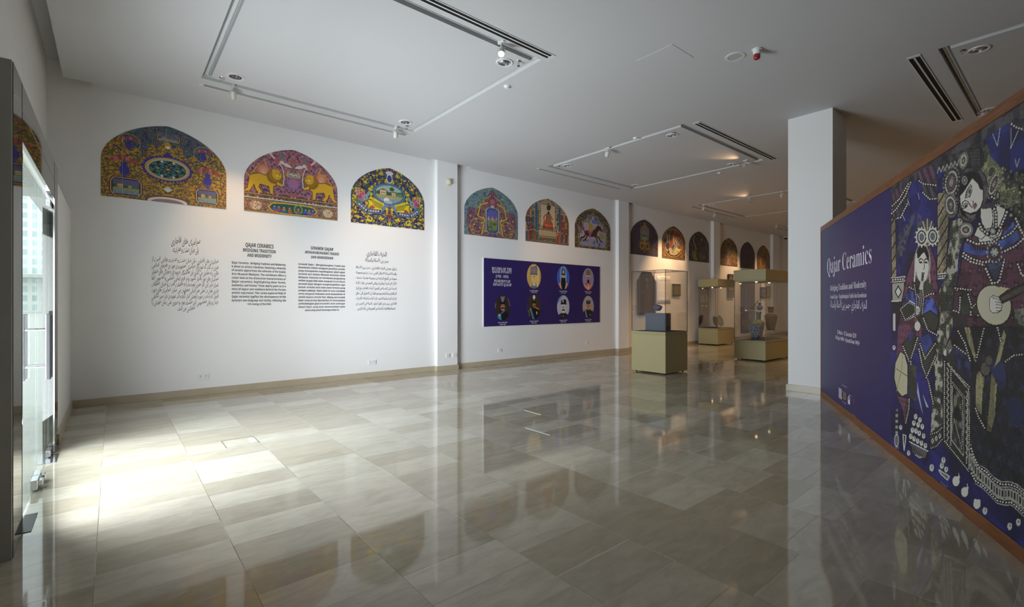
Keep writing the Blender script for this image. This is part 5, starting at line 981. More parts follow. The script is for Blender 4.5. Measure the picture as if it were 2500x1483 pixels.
bx('blue_print', mat('indigo_print', (38, 33, 92), .45), .045, US, .006, .012, FB, BH_-FT, board)
bt = []
def bline(t, xa, xb, ya, yb, em, enc=serifb, mode=''):
    (u0, z0), (u1, z1) = bd(xa, ya), bd(xb, yb); bt.append((enc(t), u0, u1, (z0+z1)/2, em, mode))
I = lambda s: s
bline('Qajar Ceramics', 2018.5, 2126.5, 668, 646, .32, lambda s: fancy(s, 0x1D400, 0x1D41A), 't'); bline('Bridging Tradition and Modernity', 2026, 2114, 709.5, 704.5, .115, serifb, 't')
bline('Seramik Qajar - Menghubungkan Tradisi dan Kemodenan', 2026, 2114, 729.5, 728, .085, serifb, 't'); bline('الخزف القاجاري - جسر بين الأصالة والحداثة', 2026, 2115, 753, 753.5, .135, I, 'ar')
bline('21 March - 31 December 2019', 2043, 2089, 818, 824.5, .078, I, 'b'); bline('14 Rejab 1440H - 4 Jamadil Awal 1441H', 2038.5, 2097, 829.5, 843.5, .074, I, 'b')
lettering('exhibition_title', bt, whiteInkM, board, (0, .005, 0))
# the row of small emblems
lg = BM()
def lr(px0, px1, py0, py1, b=lg, y=.0045):
    (u0, z1), (u1, _), (_, z0) = bd(px0, py0), bd(px1, py0), bd(px0, py1); return u0, u1, z0, z1
u0, u1, z0, z1 = lr(2046.7, 2053.7, 946, 971)
for k in range(9): zz = z0+(z1-z0)*k/9; box(lg, u0, u1, .004, .006, zz, zz+(z1-z0)/17)
obj('striped_emblem', lg, whiteInkM, board)
u0, u1, z0, z1 = lr(2056, 2064.5, 952, 973); lettering('anniversary_emblem', [('20', u0, u1, z0, (z1-z0)*1.25, 'b')], mat('gold_print', (176, 160, 84), .5), board, (0, .0045, 0)); lettering('emblem_caption', [('ISLAMIC ARTS MUSEUM', u0-.02, u1+.03, z1+.05, .022), ('MALAYSIA', u0, u1, z0-.05, .02), ('SUPPORTED BY', u1+.12, u1+.26, z1-.02, .02), ('MINISTRY OF TOURISM', u1+.26, u1+.42, z0-.12, .02), ('ARTS AND CULTURE', u1+.28, u1+.42, z0-.15, .02)], whiteInkM, board, (0, .0045, 0))
u0, u1, z0, z1 = lr(2069, 2074, 965, 986); b = BM(); w_ = u1-u0; n0 = 10
pts = [(u0, z0), (u1, z0), (u1, z0+(z1-z0)*.72), (u0+w_*.5, z1), (u0, z0+(z1-z0)*.72)]; pts2 = [(u0+w_*.3, z0+(z1-z0)*.5), (u1-w_*.3, z0+(z1-z0)*.5), (u1-w_*.3, z0+(z1-z0)*.72), (u0+w_*.5, z0+(z1-z0)*.85), (u0+w_*.3, z0+(z1-z0)*.72)]
for i in range(5):
    a0, a1, c0, c1 = pts[i], pts[(i+1) % 5], pts2[i], pts2[(i+1) % 5]; b.faces.new([b.verts.new((p[0], .0045, p[1])) for p in (a0, a1, c1, c0)])
obj('arch_emblem', b, whiteInkM, board)
u0, u1, z0, z1 = lr(2079.5, 2085.5, 971, 986); b = BM(); r_ = (z1-z0)/2
for k in range(12):
    a = k*math.pi/6; b.faces.new([b.verts.new(((u0+u1)/2+q*math.cos(a+e)*.8, .0045, (z0+z1)/2+q*math.sin(a+e))) for q, e in ((r_*.25, 0), (r_, -.12), (r_, .12))])
obj('crest_emblem', b, mat('crest_print', (160, 130, 90), .5), board)
# ------------------------------------------------------------------ the painted scene printed on the exhibition wall
def big_print(xl, zl):
    u = xl+US; z = zl+FB; px, py = topx(u, z); a = Art(px, py, (36, 34, 92)); nz = fbm(u*3, z*3, 5); nf = vnoise(u*26, z*26, 7)
    A = lambda x, y: (2160+x/2.697, 250+y/2.697)
    B = lambda x, y: (2160+x/2.282, 750+y/2.282)
    PA = lambda *p: [A(*q) for q in p]; PB = lambda *p: [B(*q) for q in p]
    WH, CR, BK, GY, MR, OL, BL, SL = (206, 204, 194), (186, 180, 150), (24, 24, 30), (104, 100, 96), (110, 66, 88), (60, 66, 54), (66, 84, 156), (88, 82, 84)
    a.mask(nz > .55, (28, 28, 66)); a.mask(nz < .38, (44, 44, 116)); a.mask(nf > .8, (30, 30, 70), .6)
    def texture(idx, c1, c2, sc=30, thr=.55, seed=3):
        n = vnoise(u[idx]*sc, z[idx]*sc, seed); a.put(idx[n > thr], c1); a.put(idx[n < 1-thr-.12], c2)
    def sprigs(idx, col, sc=26, r=.3, seed=4, cc=None):
        gx, gz = u[idx]*sc, z[idx]*sc; ix, iz = np.floor(gx), np.floor(gz); off = (iz % 2)*.5; gx = gx+off; ix = np.floor(gx); dx, dz = gx-ix-.5, gz-iz-.5; th = np.arctan2(dz, dx); d = np.hypot(dx, dz)
        a.put(idx[d < r*(.7+.3*np.cos(4*th+seed))], col)
        if cc is not None: a.put(idx[d < r*.3], cc)
    def bead(pts, w=2.2, sp=5.5, c=WH, bk=BK): a.line(pts, w+1.1, bk); a.line(pts, w, None, dots=sp, dcol=c)
    def edge2(pts, off, w=.7, c=WH):
        a.line([(x, y+off) for x, y in pts], w, c); a.line([(x, y-off) for x, y in pts], w, c)
    # right-hand foliage and dark cloth
    t_ = a.poly(PA((640, 300), (760, 180), (917, 90), (1400, 60), (1400, 1500), (880, 1500), (860, 760), (760, 640)), (50, 54, 52)); texture(t_, (84, 86, 72), (28, 30, 34), 26, .56)
    t_ = a.poly(PA((655, 250), (760, 160), (900, 130), (917, 430), (850, 470), (800, 465), (700, 370)), (38, 44, 108)); texture(t_, (30, 34, 76), (44, 50, 124), 8, .6)
    t_ = a.poly(PA((780, 100), (1300, -300), (1300, 200), (917, 190), (830, 150)), (44, 44, 50)); texture(t_, (60, 58, 62), (34, 34, 40), 12, .6)
    bead(PA((808, 125), (850, 165), (917, 185), (1050, 170)), 3.2, 7); 
    for q in ((695, 190, 735, 290, 755, 150), (825, 175, 822, 305, 870, 190), (850, 375, 862, 430, 880, 372)): a.line(PA((q[0], q[1]), (q[2], q[3]), (q[4], q[5])), .9, (170, 172, 170))
    t_ = a.poly(PA((520, 340), (640, 300), (760, 440), (870, 580), (890, 660), (800, 700), (640, 600), (600, 400)), (150, 150, 112)); texture(t_, (110, 112, 90), (64, 68, 60), 16, .5)
    for q in range(26): x_, y_ = 770+(q*37) % 130, 440+(q*53) % 330; a.ell(*A(x_, y_), 4.5, 5.5, BK); a.ell(*A(x_, y_), 3.2, 4, (104, 104, 90) if q % 3 else (160, 156, 110))
    t_ = a.poly(PA((845, 760), (1300, 600), (1300, 1500), (900, 1483), (860, 1100)), (42, 44, 48)); sprigs(t_, (90, 90, 84), 18, .38)
    t_ = a.poly(PA((20, 640), (20, 560), (917, -80), (1500, -500), (1500, -100), (917, 100), (760, 165), (600, 290), (330, 440), (165, 535)), (54, 52, 62)); texture(t_, (84, 80, 84), (34, 34, 42), 18, .56)
    # drapery at the top left
    for pts, c in ((PA((32, 590), (165, 520), (160, 600), (135, 700), (90, 775), (36, 750)), (70, 62, 78)), (PA((40, 600), (140, 555), (120, 640), (50, 690)), (84, 60, 78)), (PA((212, 455), (335, 400), (345, 520), (330, 640), (290, 655), (235, 560)), (70, 66, 76)), (PA((218, 470), (290, 425), (325, 440), (320, 520), (230, 510)), (92, 62, 84)), (PA((330, 430), (450, 340), (640, 260), (650, 420), (500, 470), (400, 470)), (62, 62, 62))):
        t_ = a.poly(pts, c); n = np.sin(u[t_]*60+z[t_]*40); a.put(t_[n > .7], tuple(int(v*.6) for v in c)); a.put(t_[n < -.9], tuple(min(255, int(v*1.4)) for v in c))
    for pts in (PA((36, 740), (75, 700), (130, 620), (165, 530)), PA((40, 690), (90, 640), (150, 540)), PA((215, 515), (250, 540), (330, 548)), PA((240, 590), (290, 640), (345, 635)), PA((60, 770), (100, 760), (150, 660))): bead(pts, 2.6, 6); 
    for k in range(7): a.line(PA((340+k*26, 470-k*10), (352+k*26, 430-k*10), (366+k*26, 462-k*10)), .9, (176, 170, 160))
    # shrubs in the night sky
    for x_, y_, r in ((200, 780, 40), (215, 860, 30), (110, 900, 36), (150, 840, 30), (100, 980, 30)):
        i, uu, vv = a._ell(*A(x_, y_), r/2.7, r/2.2, 0); k = (np.hypot(uu, vv) < 1) & (nf[i] > .42); a.put(i[k], (96, 98, 88), .75)
    for q in ((145, 640, 158, 680), (110, 740, 128, 780), (215, 600, 222, 640)): a.line(PA(q[:2], q[2:]), .9, (150, 152, 190))
    # columns
    def pillar_(pts, ph):
        t_ = a.poly(pts, (160, 148, 122), edge=1.1, ecol=BK); s = np.sin(px[t_]*.22*1.6+py[t_]*.20+ph); a.put(t_[s > .75], (56, 50, 48)); a.put(t_[(s < -.3) & (s > -.55)], (120, 108, 96)); k = (np.sin(px[t_]*.9) > .6) & (np.sin(py[t_]*.5+px[t_]*.3) > .85); a.put(t_[k], (84, 64, 60))
    pillar_(PA((36, 765), (66, 760), (74, 1150), (42, 1165)), 0); pillar_(PA((342, 600), (405, 590), (415, 790), (398, 1128), (338, 1130)), 1)
    for P_ in (PA((40, 1160), (128, 1150)), PA((42, 1185), (128, 1178)), PA((332, 1135), (396, 1128)), PA((334, 1165), (394, 1160))): a.line(P_, 1.5, WH)
    bead(PA((42, 1172), (126, 1165)), 3, 6); bead(PA((334, 1150), (394, 1145)), 3, 6)
    t_ = a.poly(PA((42, 1195), (126, 1185), (120, 1310), (44, 1312)), (160, 156, 146), edge=1.2, ecol=BK); a.poly(PA((60, 1250), (84, 1205), (110, 1250), (84, 1295)), BK); a.poly(PA((68, 1250), (84, 1220), (102, 1250), (84, 1282)), WH); a.line(PA((42, 1312), (122, 1308)), 1.5, WH)
    t_ = a.poly(PA((44, 1320), (90, 1315), (95, 1483), (44, 1483)), (40, 34, 52)); a.line(PA((58, 1400), (58, 1500)), 3, (190, 190, 196)); 
    # floral robe hanging behind the large figure
    t_ = a.poly(PA((430, 790), (500, 760), (520, 860), (480, 1000), (470, 1160), (440, 1300), (400, 1500), (350, 1500), (352, 1250), (400, 1130), (420, 900)), (118, 118, 104)); texture(t_, (60, 70, 58), (166, 162, 150), 22, .52); sprigs(t_, BK, 16, .3, 2, (150, 140, 130))
    t_ = a.poly(PB((310, 0), (400, 0), (372, 120), (318, 260), (318, 640), (300, 700), (252, 720), (258, 560), (280, 400), (262, 300)), (124, 122, 106)); texture(t_, (58, 66, 56), (172, 168, 152), 22, .52); sprigs(t_, BK, 16, .28, 2, (150, 140, 130))
    # small flute player: veil, coat, skirt
    t_ = a.poly(PA((240, 930), (290, 935), (330, 1050), (352, 1290), (350, 1500), (85, 1500), (105, 1330), (140, 1150), (190, 1000)), (112, 66, 92), edge=1.2, ecol=BK); sprigs(t_, (54, 34, 50), 15, .26)
    t_ = a.poly(PB((100, 0), (210, 0), (200, 200), (120, 260), (62, 300), (70, 120)), (112, 66, 92)); sprigs(t_, (54, 34, 50), 15, .26)
    a.poly(PA((175, 1185), (215, 1150), (260, 1160), (300, 1180), (318, 1240), (262, 1260), (190, 1240)), OL)
    t_ = a.poly(PA((150, 1235), (200, 1215), (225, 1300), (215, 1380), (150, 1390), (105, 1340)), (56, 62, 116), edge=1.2, ecol=BK); texture(t_, (70, 84, 160), (40, 40, 76), 24, .6)
    t_ = a.poly(PA((258, 1300), (310, 1290), (345, 1380), (342, 1483), (240, 1490), (235, 1400)), (60, 74, 150), edge=1.2, ecol=BK); texture(t_, (84, 104, 186), (40, 44, 90), 24, .58)
    a.poly(PA((98, 1360), (160, 1310), (215, 1345), (190, 1410), (130, 1440)), OL, edge=1.4, ecol=WH)
    bead(PA((150, 1215), (195, 1240), (220, 1290)), 2.4, 5.5); bead(PA((98, 1365), (150, 1320), (205, 1350), (185, 1400), (130, 1435), (98, 1365)), 2, 5); bead(PA((250, 1290), (290, 1265), (325, 1262)), 2.6, 6); bead(PA((245, 1200), (250, 1300), (238, 1440)), 1.8, 4.5); bead(PA((190, 1200), (205, 1300), (205, 1380)), 1.8, 4.5); bead(PA((270, 1425), (335, 1428)), 3.2, 5); a.line(PA((272, 1410), (335, 1413)), 1, WH)
    # head, crest, flute, hands
    i, uu, vv = a._ell(*A(243, 1060), 20, 48, 0); k = np.hypot(uu, vv) <= 1; a.put(i[k], (150, 146, 138)); a.ell(*A(243, 1062), 17.5, 45, BK); a.ell(*A(242, 1082), 15.5, 39, WH); a.poly(PA((205, 1010), (236, 960), (262, 985), (240, 1000), (215, 1035)), BK); a.poly(PA((245, 975), (276, 1000), (282, 1050), (262, 1005)), BK)
    for ex in (233, 268): a.line(PA((ex-14, 1046), (ex-2, 1030), (ex+13, 1040)), 1.2, BK); a.ell(*A(ex-2, 1056), 3.6, 2.6, BK); a.line(PA((ex-12, 1055), (ex+10, 1058)), .8, BK)
    a.line(PA((252, 1050), (256, 1095), (247, 1102)), .8, (70, 60, 60)); a.line(PA((240, 1124), (256, 1126)), 1.3, (110, 60, 60)); a.line(PA((203, 1000), (196, 1100), (190, 1180)), 1.8, WH); a.line(PA((290, 1000), (288, 1120), (292, 1190)), 1.6, (160, 150, 140))
    for k in range(9): th = math.radians(150-k*15); a.line([A(275, 890), (A(275, 890)[0]+22*math.cos(th), A(275, 890)[1]-44*math.sin(th))], 1.7, [(176, 168, 130), (84, 84, 78)][k % 2])
    for cx_, cy_ in ((238, 890), (310, 885)):
        a.ell(*A(cx_, cy_), 14, 21, (70, 70, 76), ring=.18, rcol=WH); a.ell(*A(cx_, cy_), 8, 13, (96, 104, 110), ring=.25, rcol=WH)
        for k in range(12): th = k*math.pi/6; a.ell(A(cx_, cy_)[0]+15.5*math.cos(th), A(cx_, cy_)[1]+23*math.sin(th), 1.7, 2.4, WH)
    a.star(*A(275, 935), 7, 8, (190, 186, 170)); a.ell(*A(275, 935), 3, 3.4, (110, 90, 70))
    a.line(PA((246, 1130), (228, 1330), (205, 1500)), 3.2, (130, 124, 116)); a.line(PA((246, 1130), (228, 1330), (205, 1500)), .8, BK); a.poly(PA((232, 1180), (252, 1180), (246, 1235), (220, 1235)), (190, 186, 176))
    for hy in (1372, 1468): a.ell(*A(210, hy), 8, 12, BK); a.ell(*A(209, hy), 7, 10.5, WH); [a.line(PA((200, hy-12+k*9), (224, hy-8+k*9)), .6, (70, 66, 66)) for k in range(4)]
    a.line(PB((178, 120), (165, 60), (165, 0)), 2, (130, 124, 116)); a.ell(*B(178, 108), 8, 13, BK); a.ell(*B(178, 108), 7, 11.5, WH)
    for pts in (PB((92, 210), (150, 150), (172, 168), (135, 300), (118, 300)), PB((200, 210), (262, 190), (285, 260), (225, 400), (200, 330)), PB((178, 60), (250, 20), (300, 60), (280, 140), (210, 110))): a.poly(pts, (58, 62, 56), edge=1.3, ecol=BK)
    a.poly(PB((180, 180), (240, 150), (262, 200), (222, 260)), (56, 72, 140)); a.poly(PB((120, 160), (160, 140), (140, 200)), (56, 72, 140))
    for pts in (PB((95, 215), (135, 310), (180, 170)), PB((190, 200), (220, 290), (280, 200)), PB((185, 230), (205, 330), (240, 420), (265, 540)), PB((210, 60), (235, 130), (290, 160)), PB((140, 300), (152, 420), (150, 510)), PB((225, 400), (280, 270))): bead(pts, 2.4, 5.5)
    t_ = a.poly(PB((128, 320), (172, 330), (168, 530), (130, 500)), (96, 94, 84)); n = np.sin(py[t_]*1.8); a.put(t_[n > .2], BK)
    a.poly(PB((82, 245), (108, 262), (128, 330), (126, 490), (90, 505), (62, 470), (44, 395), (52, 310)), BK); a.poly(PB((84, 252), (106, 268), (123, 332), (121, 484), (92, 497), (66, 465), (50, 395), (56, 315)), CR); a.line(PB((60, 345), (120, 385)), 1, (130, 116, 80)); a.line(PB((62, 470), (90, 350), (96, 260)), .7, (160, 148, 110))
    t_ = a.poly(PB((62, 498), (130, 510), (132, 560), (118, 640), (104, 650), (96, 580)), (104, 62, 84), edge=1.2, ecol=BK); sprigs(t_, (150, 120, 130), 22, .25); bead(PB((132, 510), (130, 570), (112, 650)), 2, 4.5)
    for pts in (PB((178, 420), (190, 500), (208, 600), (196, 560), (176, 480)), PB((205, 480), (240, 560), (228, 560))): a.poly(pts, (170, 176, 186)); 
    # candlestick, cup, apples and bowls
    a.line(PB((64, 575), (62, 700)), 2.6, (130, 130, 130)); [a.ell(*B(63, 590+k*16), 3.6, 3, (150, 150, 150) if k % 2 else BK) for k in range(8)]; a.ell(*B(62, 745), 5.5, 16, (110, 108, 110), ring=.2, rcol=WH); a.line(PB((58, 785), (70, 785)), 2, (130, 130, 130))
    a.poly(PB((98, 712), (114, 718), (110, 760), (104, 800), (100, 760)), (60, 60, 76), edge=1.1, ecol=WH)
    def apple(x, y, r=1.0, R=B): q = R(x, y); a.ell(q[0], q[1], 4.9*r, 7.6*r, BK); a.ell(q[0], q[1], 4.2*r, 6.8*r, (196, 196, 186)); a.ell(q[0]+.6, q[1]-1, .9*r, 2.6*r, (70, 70, 70)); a.line([(q[0]+.8, q[1]-1), (q[0]+.2, q[1]-7*r)], .6, (60, 60, 60))
    for x_, y_ in ((168, 612), (192, 630), (158, 648), (182, 658), (205, 668), (150, 688), (170, 692), (188, 705), (212, 720), (141, 722), (159, 736), (179, 748), (200, 760), (222, 774)): apple(x_, y_)
    t_ = a.poly(PB((134, 752), (236, 805), (222, 846), (190, 842), (150, 815)), (120, 120, 118), edge=1.2, ecol=BK); n = np.sin(px[t_]*1.3+py[t_]*.5); a.put(t_[n > .1], (60, 60, 68)); a.line(PB((134, 752), (236, 805)), 1.3, WH); a.line(PB((168, 826), (190, 840), (200, 838)), 2, (150, 150, 150))
    for x_, y_, r in ((322, 855, 1.15), (313, 886, 1.1), (337, 906, 1.1), (85, 672, .9), (48, 228, .9), (129, 815, .95), (257, 897, 1.3), (552, 1137, 1.35), (690, 1223, 1.35), (738, 1200, 1.35)): apple(x_, y_, r)
    t_ = a.poly(PB((296, 908), (355, 945), (345, 966), (310, 935)), (110, 110, 112), edge=1.2, ecol=WH); a.line(PB((308, 975), (330, 1000), (345, 1000)), 1.2, (120, 120, 140))
    for x_, y_ in ((394, 972), (442, 1032)): a.ell(*B(x_-2, y_), 8.5, 12, WH); a.poly(PB((x_-5, y_-12), (x_+14, y_-34), (x_+20, y_-26), (x_+12, y_+8)), WH); a.line(PB((x_+14, y_-30), (x_+12, y_-44)), .8, WH)
    a.ell(*B(508, 1100), 8.5, 11.5, WH); a.ell(*B(500, 1085), 4, 7, WH); a.ell(*B(519, 1088), 4, 7, WH)
    # carpet and patterned border
    a.poly(PB((322, 285), (345, 262), (474, 436), (472, 935), (316, 768)), (44, 44, 46)); a.poly(PB((345, 262), (380, 150), (478, 290), (474, 436)), (46, 52, 60)); t_ = a.poly(PB((318, 262), (372, 152), (400, 190), (340, 280)), (110, 108, 100)); texture(t_, BK, WH, 22, .56)
    for off in (0, 14): bead(PB((326+off, 300+off), (466-off*.4, 446+off), (464-off, 900-off*2)), 2.1, 5)
    for off in (0, 36): bead(PB((328+off, 300+off*1.2), (326+off, 740+off)), 2.1, 5)
    bead(PB((326, 745), (462, 915)), 2.2, 5.2); zz = [B(345+(6 if k % 2 else -4), 340+k*17) for k in range(25)]; a.line(zz, 1.2, (170, 166, 154)); zz = [B(452+(6 if k % 2 else -5), 470+k*19) for k in range(21)]; a.line(zz, 1.2, (170, 166, 154)); zz = [B(350+k*8, 320+k*10+(7 if k % 2 else -7)) for k in range(12)]; a.line(zz, 1.2, (170, 166, 154))
    t_ = a.poly(PB((372, 420), (436, 500), (432, 830), (366, 740)), (58, 62, 54)); texture(t_, (120, 122, 106), BK, 24, .58); a.line(PB((372, 420), (436, 500), (432, 830), (366, 740), (372, 420)), 1.2, (160, 156, 146)); bead(PB((374, 432), (428, 502), (426, 812)), 1.8, 5); bead(PB((380, 620), (426, 800)), 1.8, 5)
    t_ = a.poly(PB((246, 712), (312, 660), (318, 740), (270, 798), (244, 790)), (64, 62, 60), edge=1.2, ecol=BK); edge = PB((246, 712), (285, 700), (316, 672)); bead(edge, 2, 5); bead(PB((248, 790), (285, 775), (318, 735)), 2, 5)
    for k in range(3): x_, y_ = 262+k*20, 748-k*14; a.poly(PB((x_-8, y_), (x_, y_-16), (x_+8, y_), (x_, y_+16)), WH); a.poly(PB((x_-4, y_), (x_, y_-8), (x_+4, y_), (x_, y_+8)), BK)
    # large lute player: skirt
    t_ = a.poly(PB((400, 60), (560, 60), (600, 0), (1500, -100), (1500, 1300), (776, 1030), (700, 985), (620, 975), (540, 905), (500, 840), (474, 780), (474, 436), (378, 300), (390, 150)), (36, 40, 50)); g = (np.abs(np.sin(u[t_]*22+z[t_]*15)) < .1) | (np.abs(np.sin(u[t_]*22-z[t_]*15)) < .1); a.put(t_[g], (20, 22, 28)); sprigs(t_, (50, 54, 76), 9, .28); texture(t_, (44, 54, 96), (30, 32, 40), 5, .66)
    t_ = a.poly(PB((378, 210), (470, 300), (474, 430), (390, 330)), (42, 52, 92)); texture(t_, (60, 76, 130), (34, 38, 60), 20, .58)
    for pts in (PB((420, 60), (458, 55), (510, 300), (500, 318), (465, 220)), PB((505, 375), (530, 350), (552, 370), (540, 500), (536, 610), (500, 565), (498, 450)), PB((585, 365), (622, 430), (610, 600), (585, 700), (562, 690), (580, 500)), PB((655, 120), (672, 160), (640, 300), (600, 345), (620, 270))): t_ = a.poly(pts, (158, 152, 116), edge=1.1, ecol=BK); n = vnoise(u[t_]*30, z[t_]*6, 3); a.put(t_[n > .6], (120, 114, 88))
    for x_, y_, r in ((555, 345, 22), (575, 300, 16)): a.ell(*B(x_, y_), r/1.6, r/1.1, (96, 90, 82), ring=.18, rcol=BK)
    for pts in (PB((378, 210), (430, 250), (470, 280)), PB((498, 560), (520, 620), (552, 680)), PB((660, 310), (710, 270), (776, 265), (900, 280)), PB((400, 130), (440, 200), (470, 300)), PB((548, 115), (520, 230), (505, 290)), PB((620, 110), (640, 190))): bead(pts, 2.6, 6.5)
    # hem
    up = PB((474, 768), (490, 820), (520, 880), (560, 905), (600, 950), (640, 975), (690, 975), (730, 990), (776, 1030), (850, 1080), (960, 1130)); lo = PB((474, 935), (500, 985), (540, 1010), (580, 1050), (620, 1095), (660, 1105), (700, 1105), (740, 1140), (776, 1175), (850, 1230), (960, 1290))
    a.poly(up+lo[::-1], (34, 34, 36)); 
    for L_, o in ((up, 0), (up, 13), (lo, -13), (lo, 0)): a.line([(x, y+o) for x, y in L_], 1.1, (176, 174, 166))
    for L_, o in ((up, 6.5), (lo, -6.5)): bead([(x, y+o) for x, y in L_], 3.0, 7.2)
    for k in range(26):
        f = k/26*(len(up)-1); i0 = int(f); fr = f-i0; X = [up[i0][q]*(1-fr)+up[i0+1][q]*fr for q in (0, 1)]; Y = [lo[i0][q]*(1-fr)+lo[i0+1][q]*fr for q in (0, 1)]; mx_, my = (X[0]+Y[0])/2, (X[1]+Y[1])/2; hh = abs(Y[1]-X[1])*.22
        a.poly([(mx_-3.4, my-hh), (mx_+3.4, my-hh+2), (mx_+3.4, my+hh+2), (mx_-3.4, my+hh)], (160, 158, 150)); a.poly([(mx_-1.9, my-hh*.6), (mx_+1.9, my-hh*.6+1), (mx_+1.9, my+hh*.6+1), (mx_-1.9, my+hh*.6)], BK if k % 2 else (90, 92, 92))
    # torso, shoulders
    t_ = a.poly(PA((520, 900), (640, 860), (850, 800), (1000, 900), (1100, 1100), (1050, 1400), (860, 1480), (600, 1480), (470, 1480), (440, 1380), (470, 1200), (500, 1040)), (92, 58, 76), edge=1.5, ecol=BK); sprigs(t_, (52, 32, 46), 9, .3, 4, (120, 90, 100))
    a.poly(PA((600, 880), (680, 690), (735, 665), (800, 715), (760, 880), (700, 930), (620, 935)), WH, edge=1.3, ecol=BK); t_ = a.poly(PA((735, 920), (800, 830), (838, 790), (862, 840), (880, 900), (790, 975), (745, 960)), BL, edge=1.3, ecol=BK); texture(t_, (84, 104, 176), (46, 56, 100), 14, .6)
    t_ = a.poly(PA((520, 925), (600, 970), (700, 975), (690, 1005), (600, 1010), (510, 985)), BL); a.poly(PA((662, 1050), (775, 1045), (760, 1120), (722, 1190), (690, 1130)), (64, 76, 110), edge=1.3, ecol=BK)
    for pts in (PA((530, 905), (600, 935), (700, 925), (760, 890)), PA((505, 990), (560, 1030), (640, 1055), (700, 1050)), PA((500, 1010), (560, 1052), (650, 1075)), PA((655, 1090), (700, 1195), (745, 1185), (780, 1040)), PA((720, 670), (735, 760), (720, 850), (660, 865), (612, 800)), PA((800, 720), (770, 800), (740, 860)), PA((760, 900), (830, 860), (880, 790)), PA((775, 985), (850, 950), (905, 900)), PA((865, 1060), (890, 1130), (917, 1160)), PA((460, 1235), (560, 1245)), PA((850, 760), (890, 850), (960, 950))): bead(pts, 3.4, 7.5)
    for k in range(11): a.line(PA((560+k*15, 958-abs(k-5)*1.5), (560+k*15, 980-abs(k-5)*1.5)), .9, BK)
    for cx_, cy_, r in ((705, 850, 36), (715, 990, 50)):
        for k in range(14): th = k*math.pi/7; a.ell(A(cx_, cy_)[0]+r/2.7*math.cos(th), A(cx_, cy_)[1]+r/2.1*math.sin(th), 3, 3.8, BK); a.ell(A(cx_, cy_)[0]+r/2.7*math.cos(th), A(cx_, cy_)[1]+r/2.1*math.sin(th), 2.1, 2.9, (170, 172, 166))
        a.ell(*A(cx_, cy_), r/4, r/3.2, (100, 110, 110), ring=.2, rcol=BK); a.star(*A(cx_, cy_), r/5, 6, (180, 180, 170))
    # headdress, hair, face
    t_ = a.poly(PA((545, 320), (620, 300), (630, 430), (560, 430)), (90, 90, 92), edge=1.3, ecol=BK); a.put(t_[np.sin(py[t_]*.8) > .5], (50, 50, 54))
    PC = lambda *p: [(2240+x/3.904, 380+y/3.904) for x, y in p]; C = lambda x, y: (2240+x/3.904, 380+y/3.904)
    t_ = a.poly(PC((380, 300), (395, 210), (450, 120), (560, 105), (635, 190), (668, 320), (650, 440), (610, 490), (560, 600), (500, 640), (430, 625), (385, 560), (375, 430)), (92, 86, 92), edge=1.4, ecol=BK); a.put(t_[vnoise(u[t_]*14, z[t_]*14, 9) > .62], (64, 58, 66))
    a.poly(PC((383, 400), (388, 260), (425, 175), (500, 150), (575, 168), (612, 250), (622, 340), (618, 450), (590, 530), (560, 600), (470, 606), (410, 570), (385, 500)), BK)
    a.poly(PC((512, 222), (545, 255), (590, 290), (612, 340), (612, 420), (590, 490), (545, 540), (490, 554), (430, 532), (400, 485), (393, 420), (400, 385), (440, 340), (470, 290), (495, 250)), WH)
    a.poly(PC((560, 262), (600, 280), (612, 330), (590, 330), (575, 300)), BK); a.ell(*C(440, 240), 7, 11, (88, 80, 84), ring=.3, rcol=(150, 146, 140)); a.ell(*C(440, 240), 2.6, 4, (150, 146, 140))
    a.poly(PC((456, 404), (466, 350), (508, 290), (508, 345), (490, 396)), (176, 176, 168), edge=.8, ecol=BK); a.ell(*C(489, 347), 2.6, 6.2, (52, 50, 54), rot=12); a.line(PC((446, 412), (456, 345), (498, 280)), 1.1, BK); a.line(PC((470, 402), (500, 372), (512, 340)), .6, (90, 84, 84))
    a.poly(PC((424, 512), (430, 470), (450, 455), (470, 462), (464, 492)), (176, 176, 168), edge=.8, ecol=BK); a.ell(*C(449, 486), 2.4, 4.8, (52, 50, 54), rot=20); a.line(PC((412, 490), (420, 450), (446, 432), (470, 440), (498, 486), (510, 500)), 1.2, BK); a.line(PC((510, 500), (522, 488), (516, 470)), .8, (70, 60, 62))
    a.line(PC((512, 436), (526, 446), (518, 468), (528, 476)), .9, (96, 62, 66)); a.poly(PC((528, 470), (540, 455), (556, 470), (550, 500), (534, 506), (526, 492)), (150, 110, 112), edge=.7, ecol=(70, 46, 50)); a.line(PC((540, 458), (542, 480), (536, 504)), .7, (70, 46, 50)); a.line(PC((530, 512), (548, 516)), .6, (110, 100, 100))
    a.line(PC((395, 400), (402, 480), (430, 530), (488, 553), (545, 540)), .7, BK); a.poly(PC((440, 548), (500, 575), (545, 562), (540, 600), (480, 604)), (110, 104, 106)); a.line(PC((588, 290), (596, 300), (584, 312), (592, 322)), .7, BK)
    for q_ in (PC((592, 505), (640, 490), (694, 482), (712, 600), (696, 690), (640, 702), (604, 655), (588, 580)), PC((742, 472), (830, 512), (806, 600), (764, 690), (748, 690), (742, 600)), PC((528, 765), (566, 676), (600, 720), (642, 762), (600, 802))): a.poly(q_, WH, edge=1.0, ecol=BK)
    bead(PC((708, 470), (738, 560), (736, 700)), 3.4, 7.5); bead(PC((574, 640), (600, 705), (665, 756)), 3.6, 8); bead(PC((846, 530), (800, 640), (752, 750)), 3.6, 8)
